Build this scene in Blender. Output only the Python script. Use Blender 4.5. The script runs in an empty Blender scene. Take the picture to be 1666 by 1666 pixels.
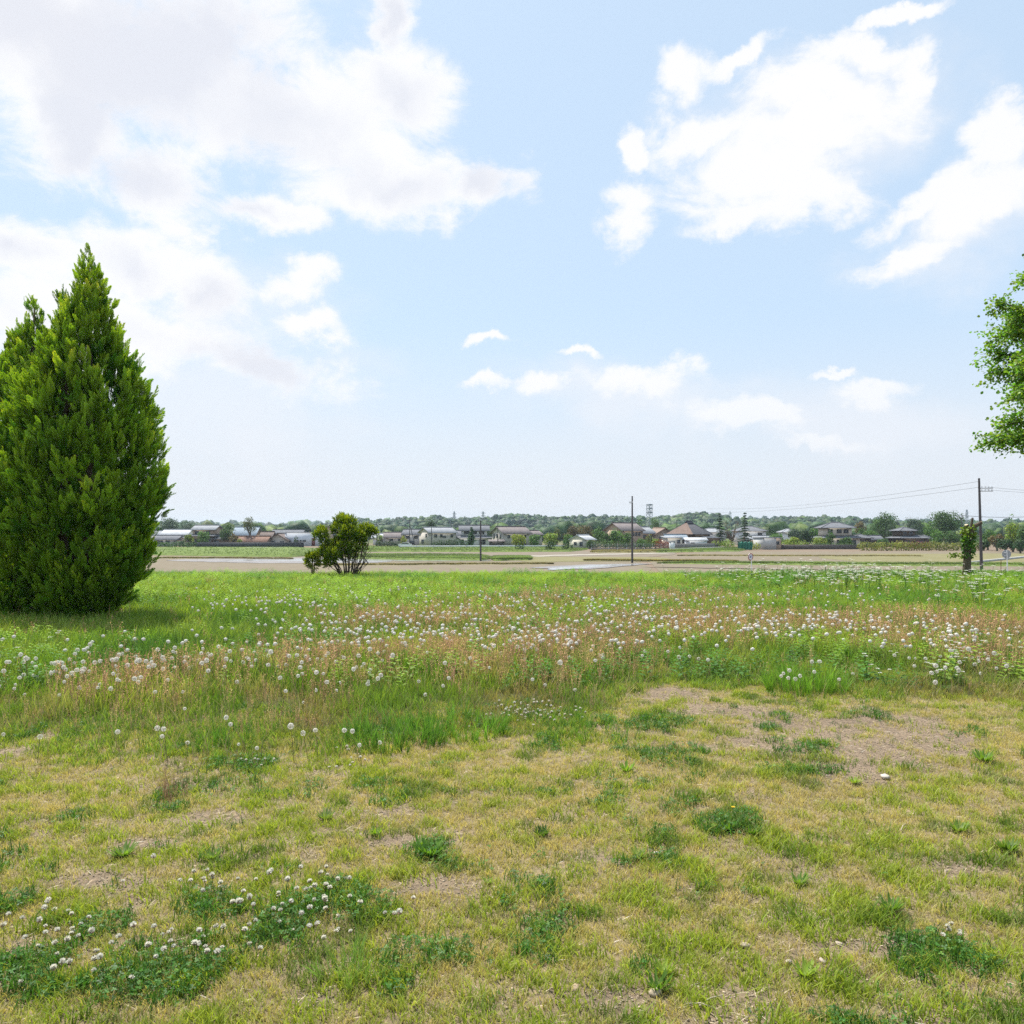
import bpy, math, random
import numpy as np
from mathutils import Vector, Matrix, Euler

random.seed(7); rng = np.random.default_rng(7)
S = bpy.context.scene
COL = S.collection
F = 1300.0      # focal length in pixels of the 1666 px photograph
EYE = 1.6       # eye height above the lawn
FZ = -2.6       # level of the paddy fields below the lawn
FH = EYE - FZ

# ------------------------------------------------------------------ camera
cam = bpy.data.cameras.new('camera'); cam_o = bpy.data.objects.new('camera', cam); COL.objects.link(cam_o)
cam_o.location = (0, 0, EYE); cam_o.rotation_euler = (math.radians(90), 0, 0)
cam.sensor_width = 36; cam.lens = 36 * F / 1666; cam.shift_y = 33 / 1666
cam.clip_start = 0.05; cam.clip_end = 30000
S.camera = cam_o

# ------------------------------------------------------------------ sun, sky
SUN_EL, SUN_AZ = math.radians(62), math.radians(-36)      # azimuth from +Y towards +X
sd = Vector((math.sin(SUN_AZ) * math.cos(SUN_EL), math.cos(SUN_AZ) * math.cos(SUN_EL), math.sin(SUN_EL)))
sun = bpy.data.lights.new('sun', 'SUN'); sun.energy = 4.9; sun.angle = math.radians(0.6); sun.color = (1, .955, .88)
sun_o = bpy.data.objects.new('sun', sun); COL.objects.link(sun_o)
sun_o.rotation_euler = sd.to_track_quat('Z', 'Y').to_euler(); sun_o.location = (-20, 20, 40)

W = bpy.data.worlds.new('World'); S.world = W; W.use_nodes = True
nt = W.node_tree; nt.nodes.clear()
def N(t, **k):
    n = nt.nodes.new(t)
    for a, b in k.items(): setattr(n, a, b)
    return n
def L(a, b): nt.links.new(a, b)
def math_n(op, a, b=None, c=None, clamp=False):
    n = N('ShaderNodeMath', operation=op); n.use_clamp = clamp
    for i, v in enumerate((a, b, c)):
        if v is None: continue
        if isinstance(v, (int, float)): n.inputs[i].default_value = v
        else: L(v, n.inputs[i])
    return n.outputs[0]
def pxdir(px, py):
    return Vector(((px - 833) / F, 1, (866 - py) / F)).normalized()
sky = N('ShaderNodeTexSky', sky_type='NISHITA'); sky.sun_disc = False
sky.sun_elevation = SUN_EL; sky.sun_rotation = SUN_AZ; sky.altitude = 50; sky.air_density = 1.0; sky.dust_density = 1.2; sky.ozone_density = 1.0
tc = N('ShaderNodeTexCoord')
DIR = tc.outputs['Generated']
# domain warp so that cloud outlines are ragged
wn = N('ShaderNodeTexNoise'); wn.inputs['Scale'].default_value = 7; wn.inputs['Detail'].default_value = 8; wn.inputs['Roughness'].default_value = .62
L(DIR, wn.inputs['Vector'])
ws = N('ShaderNodeVectorMath', operation='SUBTRACT'); L(wn.outputs['Color'], ws.inputs[0]); ws.inputs[1].default_value = (.5, .5, .5)
wm = N('ShaderNodeVectorMath', operation='MULTIPLY'); L(ws.outputs[0], wm.inputs[0]); wm.inputs[1].default_value = (.15, .15, .12)
wa = N('ShaderNodeVectorMath', operation='ADD'); L(DIR, wa.inputs[0]); L(wm.outputs[0], wa.inputs[1])
WD = wa.outputs[0]
# clouds: (px, py, rx, ry, tilt) read off as viewing directions
BL = [(230,90,330,170,-12),(480,180,250,130,-12),(620,280,190,80,-8),(800,318,85,52,-8),(430,345,120,40,-5),(640,150,120,80,-20),
 (110,190,130,100,-40),(30,40,170,130,0),(635,25,45,45,-60),(250,290,150,70,-25),(330,60,220,110,0),
 (40,400,170,75,-5),(230,430,150,70,-25),(330,480,90,75,-40),(150,520,300,90,-8),(400,590,190,38,-14),(478,468,68,36,0),(500,540,75,26,-8),
 (1220,285,160,85,12),(1300,215,150,62,16),(1030,345,48,70,0),(1012,235,24,34,10),(1400,88,95,34,-8),(1475,125,42,52,-40),(1110,120,52,42,20),
 (1200,85,75,20,32),(1150,200,110,40,20),(1440,14,75,14,22),(1590,330,150,55,22),(1640,240,70,55,35),(1490,415,105,26,14),(1500,330,120,34,24),
 (1180,360,90,30,10),(800,563,40,11,0),(890,632,48,20,0),(1055,625,105,30,2),(945,585,42,9,0),(1230,680,100,26,-10),(1425,640,80,22,0),
 (1365,612,40,9,0),(790,632,45,14,0),(1340,712,80,12,0),(1350,150,150,55,-12),(1290,330,150,45,10)]
NBL = len(BL); thinc = None
BL = BL + [(230,640,480,130,0),(330,520,230,110,0),(1050,650,330,60,0),(1330,200,330,170,10),(1560,380,240,110,20),(1400,690,300,60,0),(30,60,160,100,0)]
cur = None; big = None; small_first = 17; nb_ = 0
for (px, py, rx, ry, a) in BL:
    c = pxdir(px, py); ca, sa = math.cos(math.radians(a)), math.sin(math.radians(a))
    e1 = pxdir(px + rx * ca, py - rx * sa) - c; e2 = pxdir(px + ry * sa * -1, py - ry * ca) - c
    t1 = e1.normalized(); t3 = c - t1 * c.dot(t1); t3.normalize(); t2 = t3.cross(t1)
    R = Matrix((t1, t2, t3)).transposed()
    m = N('ShaderNodeMapping', vector_type='TEXTURE')
    m.inputs['Location'].default_value = c; m.inputs['Rotation'].default_value = R.to_euler()
    m.inputs['Scale'].default_value = (e1.length, e2.length, 1)
    L(WD, m.inputs['Vector'])
    ln = N('ShaderNodeVectorMath', operation='LENGTH'); L(m.outputs[0], ln.inputs[0])
    nb_ += 1
    if nb_ == small_first: big = cur
    if nb_ > NBL:
        thinc = ln.outputs['Value'] if thinc is None else math_n('SMOOTH_MIN', thinc, ln.outputs['Value'], .4); continue
    cur = ln.outputs['Value'] if cur is None else math_n('SMOOTH_MIN', cur, ln.outputs['Value'], .25)
# fine wisps, stretched along the horizon
mp = N('ShaderNodeMapping'); mp.inputs['Scale'].default_value = (1, 1, 1.7); L(DIR, mp.inputs['Vector'])
fn = N('ShaderNodeTexNoise'); fn.inputs['Scale'].default_value = 10; fn.inputs['Detail'].default_value = 12; fn.inputs['Roughness'].default_value = .67; fn.inputs['Distortion'].default_value = .35
L(mp.outputs[0], fn.inputs['Vector'])
dens = math_n('ADD', math_n('MULTIPLY', math_n('SUBTRACT', 1.22, cur), 1.15), math_n('MULTIPLY', math_n('SUBTRACT', fn.outputs['Fac'], .5), 3.0))
cov = N('ShaderNodeMapRange', interpolation_type='SMOOTHERSTEP'); L(dens, cov.inputs['Value'])
cov.inputs['From Min'].default_value = -.12; cov.inputs['From Max'].default_value = .98; cov.inputs['To Max'].default_value = .93
tn = N('ShaderNodeTexNoise'); tn.inputs['Scale'].default_value = 6; tn.inputs['Detail'].default_value = 10; tn.inputs['Roughness'].default_value = .6; L(mp.outputs[0], tn.inputs['Vector'])
tcv = N('ShaderNodeMapRange', interpolation_type='SMOOTHSTEP'); tcv.inputs['From Min'].default_value = -.1; tcv.inputs['From Max'].default_value = .9; tcv.inputs['To Max'].default_value = .62
L(math_n('ADD', math_n('SUBTRACT', 1.05, thinc), math_n('MULTIPLY', math_n('SUBTRACT', tn.outputs['Fac'], .5), 2.0)), tcv.inputs['Value'])
# grey bellies inside the thick clouds
bn = N('ShaderNodeTexNoise'); bn.inputs['Scale'].default_value = 5; bn.inputs['Detail'].default_value = 6; L(WD, bn.inputs['Vector'])
thick = N('ShaderNodeMapRange', interpolation_type='SMOOTHSTEP')
L(math_n('ADD', math_n('SUBTRACT', 1.15, big), math_n('MULTIPLY', math_n('SUBTRACT', bn.outputs['Fac'], .5), 2.2)), thick.inputs['Value'])
thick.inputs['From Min'].default_value = .3; thick.inputs['From Max'].default_value = 1.15
cc = N('ShaderNodeMix', data_type='RGBA'); L(thick.outputs[0], cc.inputs[0])
cc.inputs[6].default_value = (.97, .965, .975, 1); cc.inputs[7].default_value = (.785, .80, .865, 1)
sep = N('ShaderNodeSeparateXYZ'); L(DIR, sep.inputs[0])
# the sky itself
sk = N('ShaderNodeMix', data_type='RGBA', blend_type='MULTIPLY'); sk.inputs[0].default_value = 1
L(sky.outputs[0], sk.inputs[6]); sk.inputs[7].default_value = (.125, .125, .125, 1)
thin = N('ShaderNodeMix', data_type='RGBA'); L(sk.outputs[2], thin.inputs[6]); thin.inputs[7].default_value = (.68, .86, 1.05, 1)
thin.inputs[0].default_value = .70
# low veil of thin cloud towards the horizon
vl = N('ShaderNodeMapRange', interpolation_type='SMOOTHSTEP'); L(sep.outputs[2], vl.inputs['Value'])
vl.inputs['From Min'].default_value = .27; vl.inputs['From Max'].default_value = .03; vl.inputs['To Min'].default_value = 0; vl.inputs['To Max'].default_value = .86
vn = N('ShaderNodeTexNoise'); vn.inputs['Scale'].default_value = 3; vn.inputs['Detail'].default_value = 5; L(mp.outputs[0], vn.inputs['Vector'])
vf = math_n('MULTIPLY', vl.outputs[0], math_n('ADD', .72, math_n('MULTIPLY', vn.outputs['Fac'], .5)), clamp=True)
veil = N('ShaderNodeMix', data_type='RGBA'); L(vf, veil.inputs[0]); L(thin.outputs[2], veil.inputs[6]); veil.inputs[7].default_value = (.80, .82, .865, 1)
v2 = N('ShaderNodeMix', data_type='RGBA'); L(tcv.outputs[0], v2.inputs[0]); L(veil.outputs[2], v2.inputs[6]); v2.inputs[7].default_value = (.84, .87, .93, 1)
fin = N('ShaderNodeMix', data_type='RGBA'); L(v2.outputs[2], fin.inputs[6]); L(cc.outputs[2], fin.inputs[7])
lowfade = N('ShaderNodeMapRange'); L(sep.outputs[2], lowfade.inputs['Value']); lowfade.inputs['From Min'].default_value = .03; lowfade.inputs['From Max'].default_value = .2
lowfade.inputs['To Min'].default_value = .25
L(math_n('MULTIPLY', cov.outputs[0], lowfade.outputs[0]), fin.inputs[0])
bg = N('ShaderNodeBackground'); bg.inputs['Strength'].default_value = .72
L(fin.outputs[2], bg.inputs['Color'])
ow = N('ShaderNodeOutputWorld'); L(bg.outputs[0], ow.inputs['Surface'])
W.cycles.sampling_method = 'MANUAL'; W.cycles.sample_map_resolution = 512

# ------------------------------------------------------------------ exposure, renderer
S.view_settings.view_transform = 'Standard'; S.view_settings.look = 'None'; S.view_settings.exposure = 0.55; S.view_settings.gamma = 1
S.render.engine = 'CYCLES'
cy = S.cycles
cy.max_bounces = 5; cy.diffuse_bounces = 3; cy.glossy_bounces = 1; cy.transmission_bounces = 3; cy.transparent_max_bounces = 8; cy.volume_bounces = 0
cy.sample_clamp_indirect = 6; cy.caustics_reflective = False; cy.caustics_refractive = False
cy.use_adaptive_sampling = False; cy.adaptive_threshold = .02; cy.sample_clamp_direct = 2; cy.use_denoising = False; cy.denoiser = 'OPENIMAGEDENOISE'; cy.denoising_prefilter = 'ACCURATE'; cy.denoising_input_passes = 'RGB_ALBEDO_NORMAL'
S.render.use_persistent_data = False

# ================================================================== helpers
def lin(r, g, b):
    return tuple((v / 255 / 12.92 if v / 255 <= .04045 else ((v / 255 + .055) / 1.055) ** 2.4) for v in (r, g, b))

def G(px, py):
    """a point of the lawn plane seen in that direction"""
    y = EYE * F / (py - 866); return ((px - 833) / F * y, y)
def GF(px, py):
    """a point of the paddy plane"""
    y = FH * F / (py - 866); return ((px - 833) / F * y, y)
def X(px, Y): return (px - 833) / F * Y

def vnoise(x, y, s=1.0, seed=0):
    """value noise, numpy"""
    x = np.asarray(x, float) / s + seed * 17.13; y = np.asarray(y, float) / s + seed * 9.71
    xi = np.floor(x).astype(np.int64); yi = np.floor(y).astype(np.int64); fx = x - xi; fy = y - yi
    fx = fx * fx * (3 - 2 * fx); fy = fy * fy * (3 - 2 * fy)
    def h(a, b):
        n = (a * 374761393 + b * 668265263 + seed * 1442695) & 0x7fffffff
        n = ((n ^ (n >> 13)) * 1274126177) & 0x7fffffff
        return ((n ^ (n >> 16)) & 0xffff) / 65535.0
    return (h(xi, yi) * (1 - fx) + h(xi + 1, yi) * fx) * (1 - fy) + (h(xi, yi + 1) * (1 - fx) + h(xi + 1, yi + 1) * fx) * fy
def fbm(x, y, s=1.0, seed=0, o=3):
    v = 0; a = .5; t = 0
    for i in range(o):
        v = v + a * vnoise(x, y, s / 2 ** i, seed + i); t += a; a *= .5
    return v / t

def sstep(a, b, v):
    t = np.clip((v - a) / (b - a), 0, 1); return t * t * (3 - 2 * t)

def ledge(x):       # where the lawn breaks off towards the fields
    return 29.0 + 1.0 * (vnoise(x, 0 * x, 9, 3) - .5) + .6 * (vnoise(x, 0 * x, 2.5, 5) - .5)
def gz(x, y):
    x = np.asarray(x, float); y = np.asarray(y, float)
    up = .10 * (fbm(x, y, 3.5, 11) - .5) + .03 * (fbm(x, y, .5, 12) - .5)
    up = up * np.clip((60 - np.abs(x)) / 20, 0, 1)
    t = sstep(0, 5.5, y - ledge(x))
    dn = FZ
    return up * (1 - t) + dn * t

def new_mesh(name, V, Fc, cols=None, mats=(), smooth=False, mi=None):
    """V (n,3), Fc list of arrays (k,3) or (k,4)"""
    me = bpy.data.meshes.new(name)
    V = np.asarray(V, np.float32)
    if isinstance(Fc, np.ndarray): Fc = [Fc]
    Fc = [f for f in Fc if len(f)]
    lt = np.concatenate([np.full(len(f), f.shape[1], np.int32) for f in Fc])
    li = np.concatenate([f.reshape(-1) for f in Fc]).astype(np.int32)
    ls = np.zeros(len(lt), np.int32); ls[1:] = np.cumsum(lt)[:-1]
    me.vertices.add(len(V)); me.vertices.foreach_set('co', V.reshape(-1))
    me.loops.add(len(li)); me.loops.foreach_set('vertex_index', li)
    me.polygons.add(len(lt)); me.polygons.foreach_set('loop_start', ls)
    try: me.polygons.foreach_set('loop_total', lt)
    except Exception: pass
    if mi is not None: me.polygons.foreach_set('material_index', np.asarray(mi, np.int32))
    if smooth: me.polygons.foreach_set('use_smooth', np.ones(len(lt), bool))
    if cols is not None:
        a = me.color_attributes.new('Col', 'FLOAT_COLOR', 'POINT')
        c = np.ones((len(V), 4), np.float32); c[:, :3] = cols
        a.data.foreach_set('color', c.reshape(-1))
    for m in mats: me.materials.append(m)
    me.update(calc_edges=True)
    return me

class MB:
    """collects shapes; builds ONE mesh object"""
    def __init__(s): s.V = []; s.F3 = []; s.F4 = []; s.C = []; s.n = 0
    def add(s, V, Fc, col=(1, 1, 1)):
        V = np.asarray(V, float); Fc = np.asarray(Fc, np.int64)
        c = np.asarray(col, float)
        if c.ndim == 1: c = np.tile(c, (len(V), 1))
        (s.F3 if Fc.shape[1] == 3 else s.F4).append(Fc + s.n)
        s.V.append(V); s.C.append(c); s.n += len(V); return s
    def box(s, x0, x1, y0, y1, z0, z1, col=(1, 1, 1)):
        V = [(x0, y0, z0), (x1, y0, z0), (x1, y1, z0), (x0, y1, z0), (x0, y0, z1), (x1, y0, z1), (x1, y1, z1), (x0, y1, z1)]
        return s.add(V, [(0, 3, 2, 1), (4, 5, 6, 7), (0, 1, 5, 4), (1, 2, 6, 5), (2, 3, 7, 6), (3, 0, 4, 7)], col)
    def tube(s, P, R, n=8, col=(1, 1, 1), cap=True):
        P = [Vector(p) for p in P]
        if isinstance(R, (int, float)): R = [R] * len(P)
        V = []
        for i, p in enumerate(P):
            d = (P[min(i + 1, len(P) - 1)] - P[max(i - 1, 0)]).normalized()
            a = d.cross(Vector((0, 0, 1)) if abs(d.z) < .9 else Vector((1, 0, 0))).normalized(); b = d.cross(a)
            for k in range(n):
                t = 2 * math.pi * k / n
                V.append(p + (a * math.cos(t) + b * math.sin(t)) * R[i])
        Fq = []
        for i in range(len(P) - 1):
            for k in range(n):
                Fq.append((i * n + k, i * n + (k + 1) % n, (i + 1) * n + (k + 1) % n, (i + 1) * n + k))
        s.add(V, Fq, col)
        if cap:
            c0 = [P[0]] + V[:n]; s.add(c0, [(0, 1 + (k + 1) % n, 1 + k) for k in range(n)], col)
            c1 = [P[-1]] + V[-n:]; s.add(c1, [(0, 1 + k, 1 + (k + 1) % n) for k in range(n)], col)
        return s
    def poly_prism(s, pts, axis, a, b, col=(1, 1, 1)):
        """pts 2-D outline (ccw), extruded along axis 'x','y','z' from a to b"""
        def mk(p, t): return {'x': (t, p[0], p[1]), 'y': (p[0], t, p[1]), 'z': (p[0], p[1], t)}[axis]
        n = len(pts); V = [mk(p, a) for p in pts] + [mk(p, b) for p in pts]
        s.add(V, [(i, (i + 1) % n, n + (i + 1) % n, n + i) for i in range(n)], col)
        cx = sum(p[0] for p in pts) / n; cy_ = sum(p[1] for p in pts) / n
        for t, o in ((a, 0), (b, n)):
            VV = [mk((cx, cy_), t)] + V[o:o + n]
            s.add(VV, [(0, 1 + i, 1 + (i + 1) % n) for i in range(n)], col)
        return s
    def arrays(s):
        V = np.concatenate(s.V); C = np.concatenate(s.C)
        return V, [np.concatenate(f) for f in (s.F3, s.F4) if f], C
    def build(s, name, mat, parent=None, smooth=False, loc=None):
        V, Fc, C = s.arrays()
        o = bpy.data.objects.new(name, new_mesh(name, V, Fc, C, [mat], smooth)); COL.objects.link(o)
        if parent is not None: o.parent = parent
        if loc is not None: o.location = loc
        return o

def inst(T, P, R, Sc, C):
    """T=(V,F,c) copied to points P with matrices R, scales Sc, tints C"""
    V, Fc, tc_ = T; n = len(P); m = len(V)
    Sc = np.asarray(Sc, float)
    if Sc.ndim == 1: Sc = Sc[:, None] * np.ones((1, 3))
    VV = np.einsum('nij,nmj->nmi', R, V[None] * Sc[:, None, :]) + P[:, None, :]
    FF = (Fc[None] + (np.arange(n) * m)[:, None, None]).reshape(-1, Fc.shape[1])
    CC = C[:, None, :] * tc_[None] if tc_.ndim == 2 else np.repeat(C[:, None, :], m, 1)
    return VV.reshape(-1, 3), FF, CC.reshape(-1, 3)
def join(chunks):
    V = []; Fc = []; C = []; n = 0
    for v, f, c in chunks: V.append(v); Fc.append(f + n); C.append(c); n += len(v)
    return np.concatenate(V), np.concatenate(Fc), np.concatenate(C)
def rotz(a):
    c, s = np.cos(a), np.sin(a); R = np.zeros((len(a), 3, 3)); R[:, 0, 0] = c; R[:, 0, 1] = -s; R[:, 1, 0] = s; R[:, 1, 1] = c; R[:, 2, 2] = 1; return R
def frames(z, spin):
    """matrices whose local z points along z, turned by spin"""
    z = z / np.linalg.norm(z, axis=1, keepdims=True)
    h = np.where(np.abs(z[:, 2:3]) < .95, np.array([[0, 0, 1.]]), np.array([[1., 0, 0]]))
    x = np.cross(h, z); x /= np.linalg.norm(x, axis=1, keepdims=True); y = np.cross(z, x)
    c, s = np.cos(spin)[:, None], np.sin(spin)[:, None]
    return np.stack([x * c + y * s, -x * s + y * c, z], axis=2)

def tag(o, label=None, cat=None, group=None, kind=None):
    if label: o['label'] = label
    if cat: o['category'] = cat
    if group: o['group'] = group
    if kind: o['kind'] = kind
    return o
def empty(name, loc, rz=0, label=None, cat=None, group=None):
    o = bpy.data.objects.new(name, None); COL.objects.link(o); o.location = loc; o.rotation_euler = (0, 0, rz); o.empty_display_size = .2
    return tag(o, label, cat, group)
def link_mesh(name, me, parent=None, loc=None):
    o = bpy.data.objects.new(name, me); COL.objects.link(o)
    if parent is not None: o.parent = parent
    if loc is not None: o.location = loc
    return o

# ------------------------------------------------------------------ materials
def mat(name, base=None, rough=.8, spec=.3, attr=False, transl=0, tint=(1.0, 1.0, 1.0), noise=None, bump=None, metal=0, tcol=None):
    m = bpy.data.materials.new(name); m.use_nodes = True; t = m.node_tree; t.nodes.clear()
    out = t.nodes.new('ShaderNodeOutputMaterial'); p = t.nodes.new('ShaderNodeBsdfPrincipled')
    p.inputs['Roughness'].default_value = rough; p.inputs['Specular IOR Level'].default_value = spec; p.inputs['Metallic'].default_value = metal
    src = None
    if attr:
        a = t.nodes.new('ShaderNodeAttribute'); a.attribute_name = 'Col'; src = a.outputs['Color']
        if base is not None:
            mx = t.nodes.new('ShaderNodeMix'); mx.data_type = 'RGBA'; mx.blend_type = 'MULTIPLY'; mx.inputs[0].default_value = 1
            t.links.new(src, mx.inputs[6]); mx.inputs[7].default_value = (*base, 1); src = mx.outputs[2]
    elif base is not None:
        r = t.nodes.new('ShaderNodeRGB'); r.outputs[0].default_value = (*base, 1); src = r.outputs[0]
    if noise:
        sc, amt = noise
        tcn = t.nodes.new('ShaderNodeTexCoord')
        nn = t.nodes.new('ShaderNodeTexNoise'); nn.inputs['Scale'].default_value = sc; nn.inputs['Detail'].default_value = 6; nn.inputs['Roughness'].default_value = .65
        t.links.new(tcn.outputs['Object'], nn.inputs['Vector'])
        mr = t.nodes.new('ShaderNodeMapRange'); t.links.new(nn.outputs['Fac'], mr.inputs['Value']); mr.inputs['From Min'].default_value = .25; mr.inputs['From Max'].default_value = .75
        mr.inputs['To Min'].default_value = 1 - amt; mr.inputs['To Max'].default_value = 1 + amt
        vm = t.nodes.new('ShaderNodeVectorMath'); vm.operation = 'SCALE'; t.links.new(src, vm.inputs[0]); t.links.new(mr.outputs[0], vm.inputs['Scale']); src = vm.outputs[0]
        if bump:
            b = t.nodes.new('ShaderNodeBump'); b.inputs['Strength'].default_value = bump; b.inputs['Distance'].default_value = .05
            t.links.new(nn.outputs['Fac'], b.inputs['Height']); t.links.new(b.outputs[0], p.inputs['Normal'])
    t.links.new(src, p.inputs['Base Color'])
    if transl:
        tr = t.nodes.new('ShaderNodeBsdfTranslucent')
        mt = t.nodes.new('ShaderNodeMix'); mt.data_type = 'RGBA'; mt.blend_type = 'MULTIPLY'; mt.inputs[0].default_value = 1
        t.links.new(src, mt.inputs[6]); mt.inputs[7].default_value = (*tint, 1); t.links.new(mt.outputs[2], tr.inputs['Color'])
        ms = t.nodes.new('ShaderNodeMixShader'); ms.inputs[0].default_value = transl
        t.links.new(p.outputs[0], ms.inputs[1]); t.links.new(tr.outputs[0], ms.inputs[2]); t.links.new(ms.outputs[0], out.inputs['Surface'])
    else: t.links.new(p.outputs[0], out.inputs['Surface'])
    return m

M = {}
M['grass'] = mat('grass_blades', attr=True, rough=.55, spec=.25, transl=.42, tint=(1.25, 1.2, .6))
M['leaf'] = mat('leaves', attr=True, rough=.5, spec=.3, transl=.4, tint=(1.3, 1.35, .5))
M['cedar'] = mat('cypress_foliage', attr=True, rough=.6, spec=.2, transl=.33, tint=(1.5, 1.4, .35))
M['fluff'] = mat('seed_fluff', attr=True, rough=.9, spec=.1, transl=.4, tint=(1, 1, 1))
M['dry'] = mat('dry_plants', attr=True, rough=.8, spec=.15, transl=.2)
M['bark'] = mat('bark', base=(.115, .085, .06), rough=.9, noise=(9, .45), bump=.6)
M['rock'] = mat('stone', attr=True, rough=.85, noise=(14, .3), bump=.3)
M['far_leaf'] = mat('garden_leaves', attr=True, rough=.6, spec=.2, transl=.3, tint=(1.2, 1.25, .6))
M['pole'] = mat('pole_dark', base=(.085, .075, .075), rough=.8, noise=(3, .3))
M['metal'] = mat('grey_steel', base=(.34, .36, .38), rough=.5, metal=.3)
M['white_metal'] = mat('white_paint', base=(.75, .76, .77), rough=.45)
M['wire'] = mat('wire', base=(.12, .12, .125), rough=.6)
M['concrete'] = mat('concrete', base=(.42, .41, .39), rough=.9, noise=(1.5, .2))
M['glass'] = mat('dark_glass', base=(.05, .06, .075), rough=.12, spec=.7)
M['frame'] = mat('window_frame', base=(.30, .29, .28), rough=.5)

def wall_mat(name, c): return mat(name, base=c, rough=.85, noise=(.8, .12))
def roof_mat(name, c, wave=3.4):
    m = mat(name, base=c, rough=.75, spec=.2, noise=(1.2, .25)); t = m.node_tree
    p = [n for n in t.nodes if n.type == 'BSDF_PRINCIPLED'][0]
    tcn = t.nodes.new('ShaderNodeTexCoord'); w = t.nodes.new('ShaderNodeTexWave'); w.inputs['Scale'].default_value = wave; w.inputs['Distortion'].default_value = .3
    t.links.new(tcn.outputs['Object'], w.inputs['Vector']); b = t.nodes.new('ShaderNodeBump'); b.inputs['Strength'].default_value = .5; b.inputs['Distance'].default_value = .05
    t.links.new(w.outputs['Fac'], b.inputs['Height']); t.links.new(b.outputs[0], p.inputs['Normal'])
    return m
WM = {k: wall_mat('wall_' + k, c) for k, c in dict(cream=(.62, .57, .48), beige=(.48, .44, .39), grey=(.46, .45, .44), brown=(.22, .15, .10), dark=(.07, .06, .055),
      white=(.74, .74, .74), pale=(.60, .63, .68), tan=(.42, .32, .24), red=(.19, .055, .045), wood=(.10, .07, .05)).items()}
RM = {k: roof_mat('roof_' + k, c) for k, c in dict(slate=(.15, .155, .17), light=(.30, .31, .33), brown=(.17, .13, .115), blue=(.24, .29, .34), orange=(.21, .12, .085),
      dark=(.075, .075, .085), tan=(.26, .19, .15), silver=(.48, .49, .51), pinkgrey=(.20, .17, .165), redbrown=(.21, .145, .115)).items()}

# ================================================================== large structure: ground
def ground_material():
    m = bpy.data.materials.new('ground'); m.use_nodes = True; t = m.node_tree; t.nodes.clear(); k = t.links.new
    out = t.nodes.new('ShaderNodeOutputMaterial'); p = t.nodes.new('ShaderNodeBsdfPrincipled'); p.inputs['Roughness'].default_value = .95; p.inputs['Specular IOR Level'].default_value = .15
    tcn = t.nodes.new('ShaderNodeTexCoord')
    def noise(s, d=8, r=.65):
        n = t.nodes.new('ShaderNodeTexNoise'); n.inputs['Scale'].default_value = s; n.inputs['Detail'].default_value = d; n.inputs['Roughness'].default_value = r; k(tcn.outputs['Object'], n.inputs['Vector']); return n.outputs['Fac']
    def ramp(f, *st):
        r = t.nodes.new('ShaderNodeValToRGB'); k(f, r.inputs[0]); e = r.color_ramp.elements
        while len(e) < len(st): e.new(.5)
        for i, (q, c) in enumerate(st): e[i].position = q; e[i].color = (*c, 1)
        return r.outputs[0]
    a = t.nodes.new('ShaderNodeAttribute'); a.attribute_name = 'Col'
    soil = ramp(noise(38, 10, .75), (.3, (.30, .30, .30)), (.5, (.85, .85, .85)), (.62, (1.15, 1.12, 1.08)), (.75, (1.7, 1.62, 1.5)))
    big = ramp(noise(1.7, 5), (.3, (.8, .8, .8)), (.7, (1.15, 1.15, 1.15)))
    mx = t.nodes.new('ShaderNodeMix'); mx.data_type = 'RGBA'; mx.blend_type = 'MULTIPLY'; mx.inputs[0].default_value = 1; k(a.outputs['Color'], mx.inputs[6]); k(soil, mx.inputs[7])
    m2 = t.nodes.new('ShaderNodeMix'); m2.data_type = 'RGBA'; m2.blend_type = 'MULTIPLY'; m2.inputs[0].default_value = 1; k(mx.outputs[2], m2.inputs[6]); k(big, m2.inputs[7])
    k(m2.outputs[2], p.inputs['Base Color'])
    b = t.nodes.new('ShaderNodeBump'); b.inputs['Strength'].default_value = .9; b.inputs['Distance'].default_value = .02; k(noise(45, 8, .7), b.inputs['Height']); k(b.outputs[0], p.inputs['Normal'])
    k(p.outputs[0], out.inputs['Surface']); return m
M['ground'] = ground_material()

xs = np.concatenate([[-6000, -3500, -2000, -1200, -700, -400, -250, -160, -110, -80], np.arange(-60, -26, 2.), np.arange(-26, -8, .5), np.arange(-8, 8.01, .12), np.arange(8.5, 26.1, .5), np.arange(28, 61, 2.), [80, 110, 160, 250, 400, 700, 1200, 2000, 3500, 6000]])
ys = np.concatenate([[-500, -200, -80, -40, -20, -10, -5, -2, 0, 1], np.arange(2, 12.01, .1), np.arange(12.4, 27, .4), np.arange(27, 36.5, .25), [37, 38, 40, 45, 50, 60, 80, 100, 130, 160, 200, 250, 320, 400, 600, 900, 1500, 2500, 4000, 8000]])
GX, GY = np.meshgrid(xs, ys); gx, gy = GX.ravel(), GY.ravel()
PX = lambda x, y: 833 + F * x / np.maximum(y, .5)
PY = lambda y: 866 + EYE * F / np.maximum(y, .5)
MEDGE = np.array([(-900, 1230), (0, 1215), (250, 1218), (450, 1195), (620, 1205), (700, 1190), (950, 1185), (1000, 1140), (1100, 1112), (1260, 1118), (1350, 1122), (1500, 1130), (1666, 1150), (2600, 1180)], float)
def med(x, y):      # >0 inside the tall meadow, roughly in metres
    e = np.interp(PX(x, y), MEDGE[:, 0], MEDGE[:, 1]); ye = EYE * F / (e - 866)
    return y - ye + 2.4 * (fbm(x, y, .8, 21) - .5)
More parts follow.
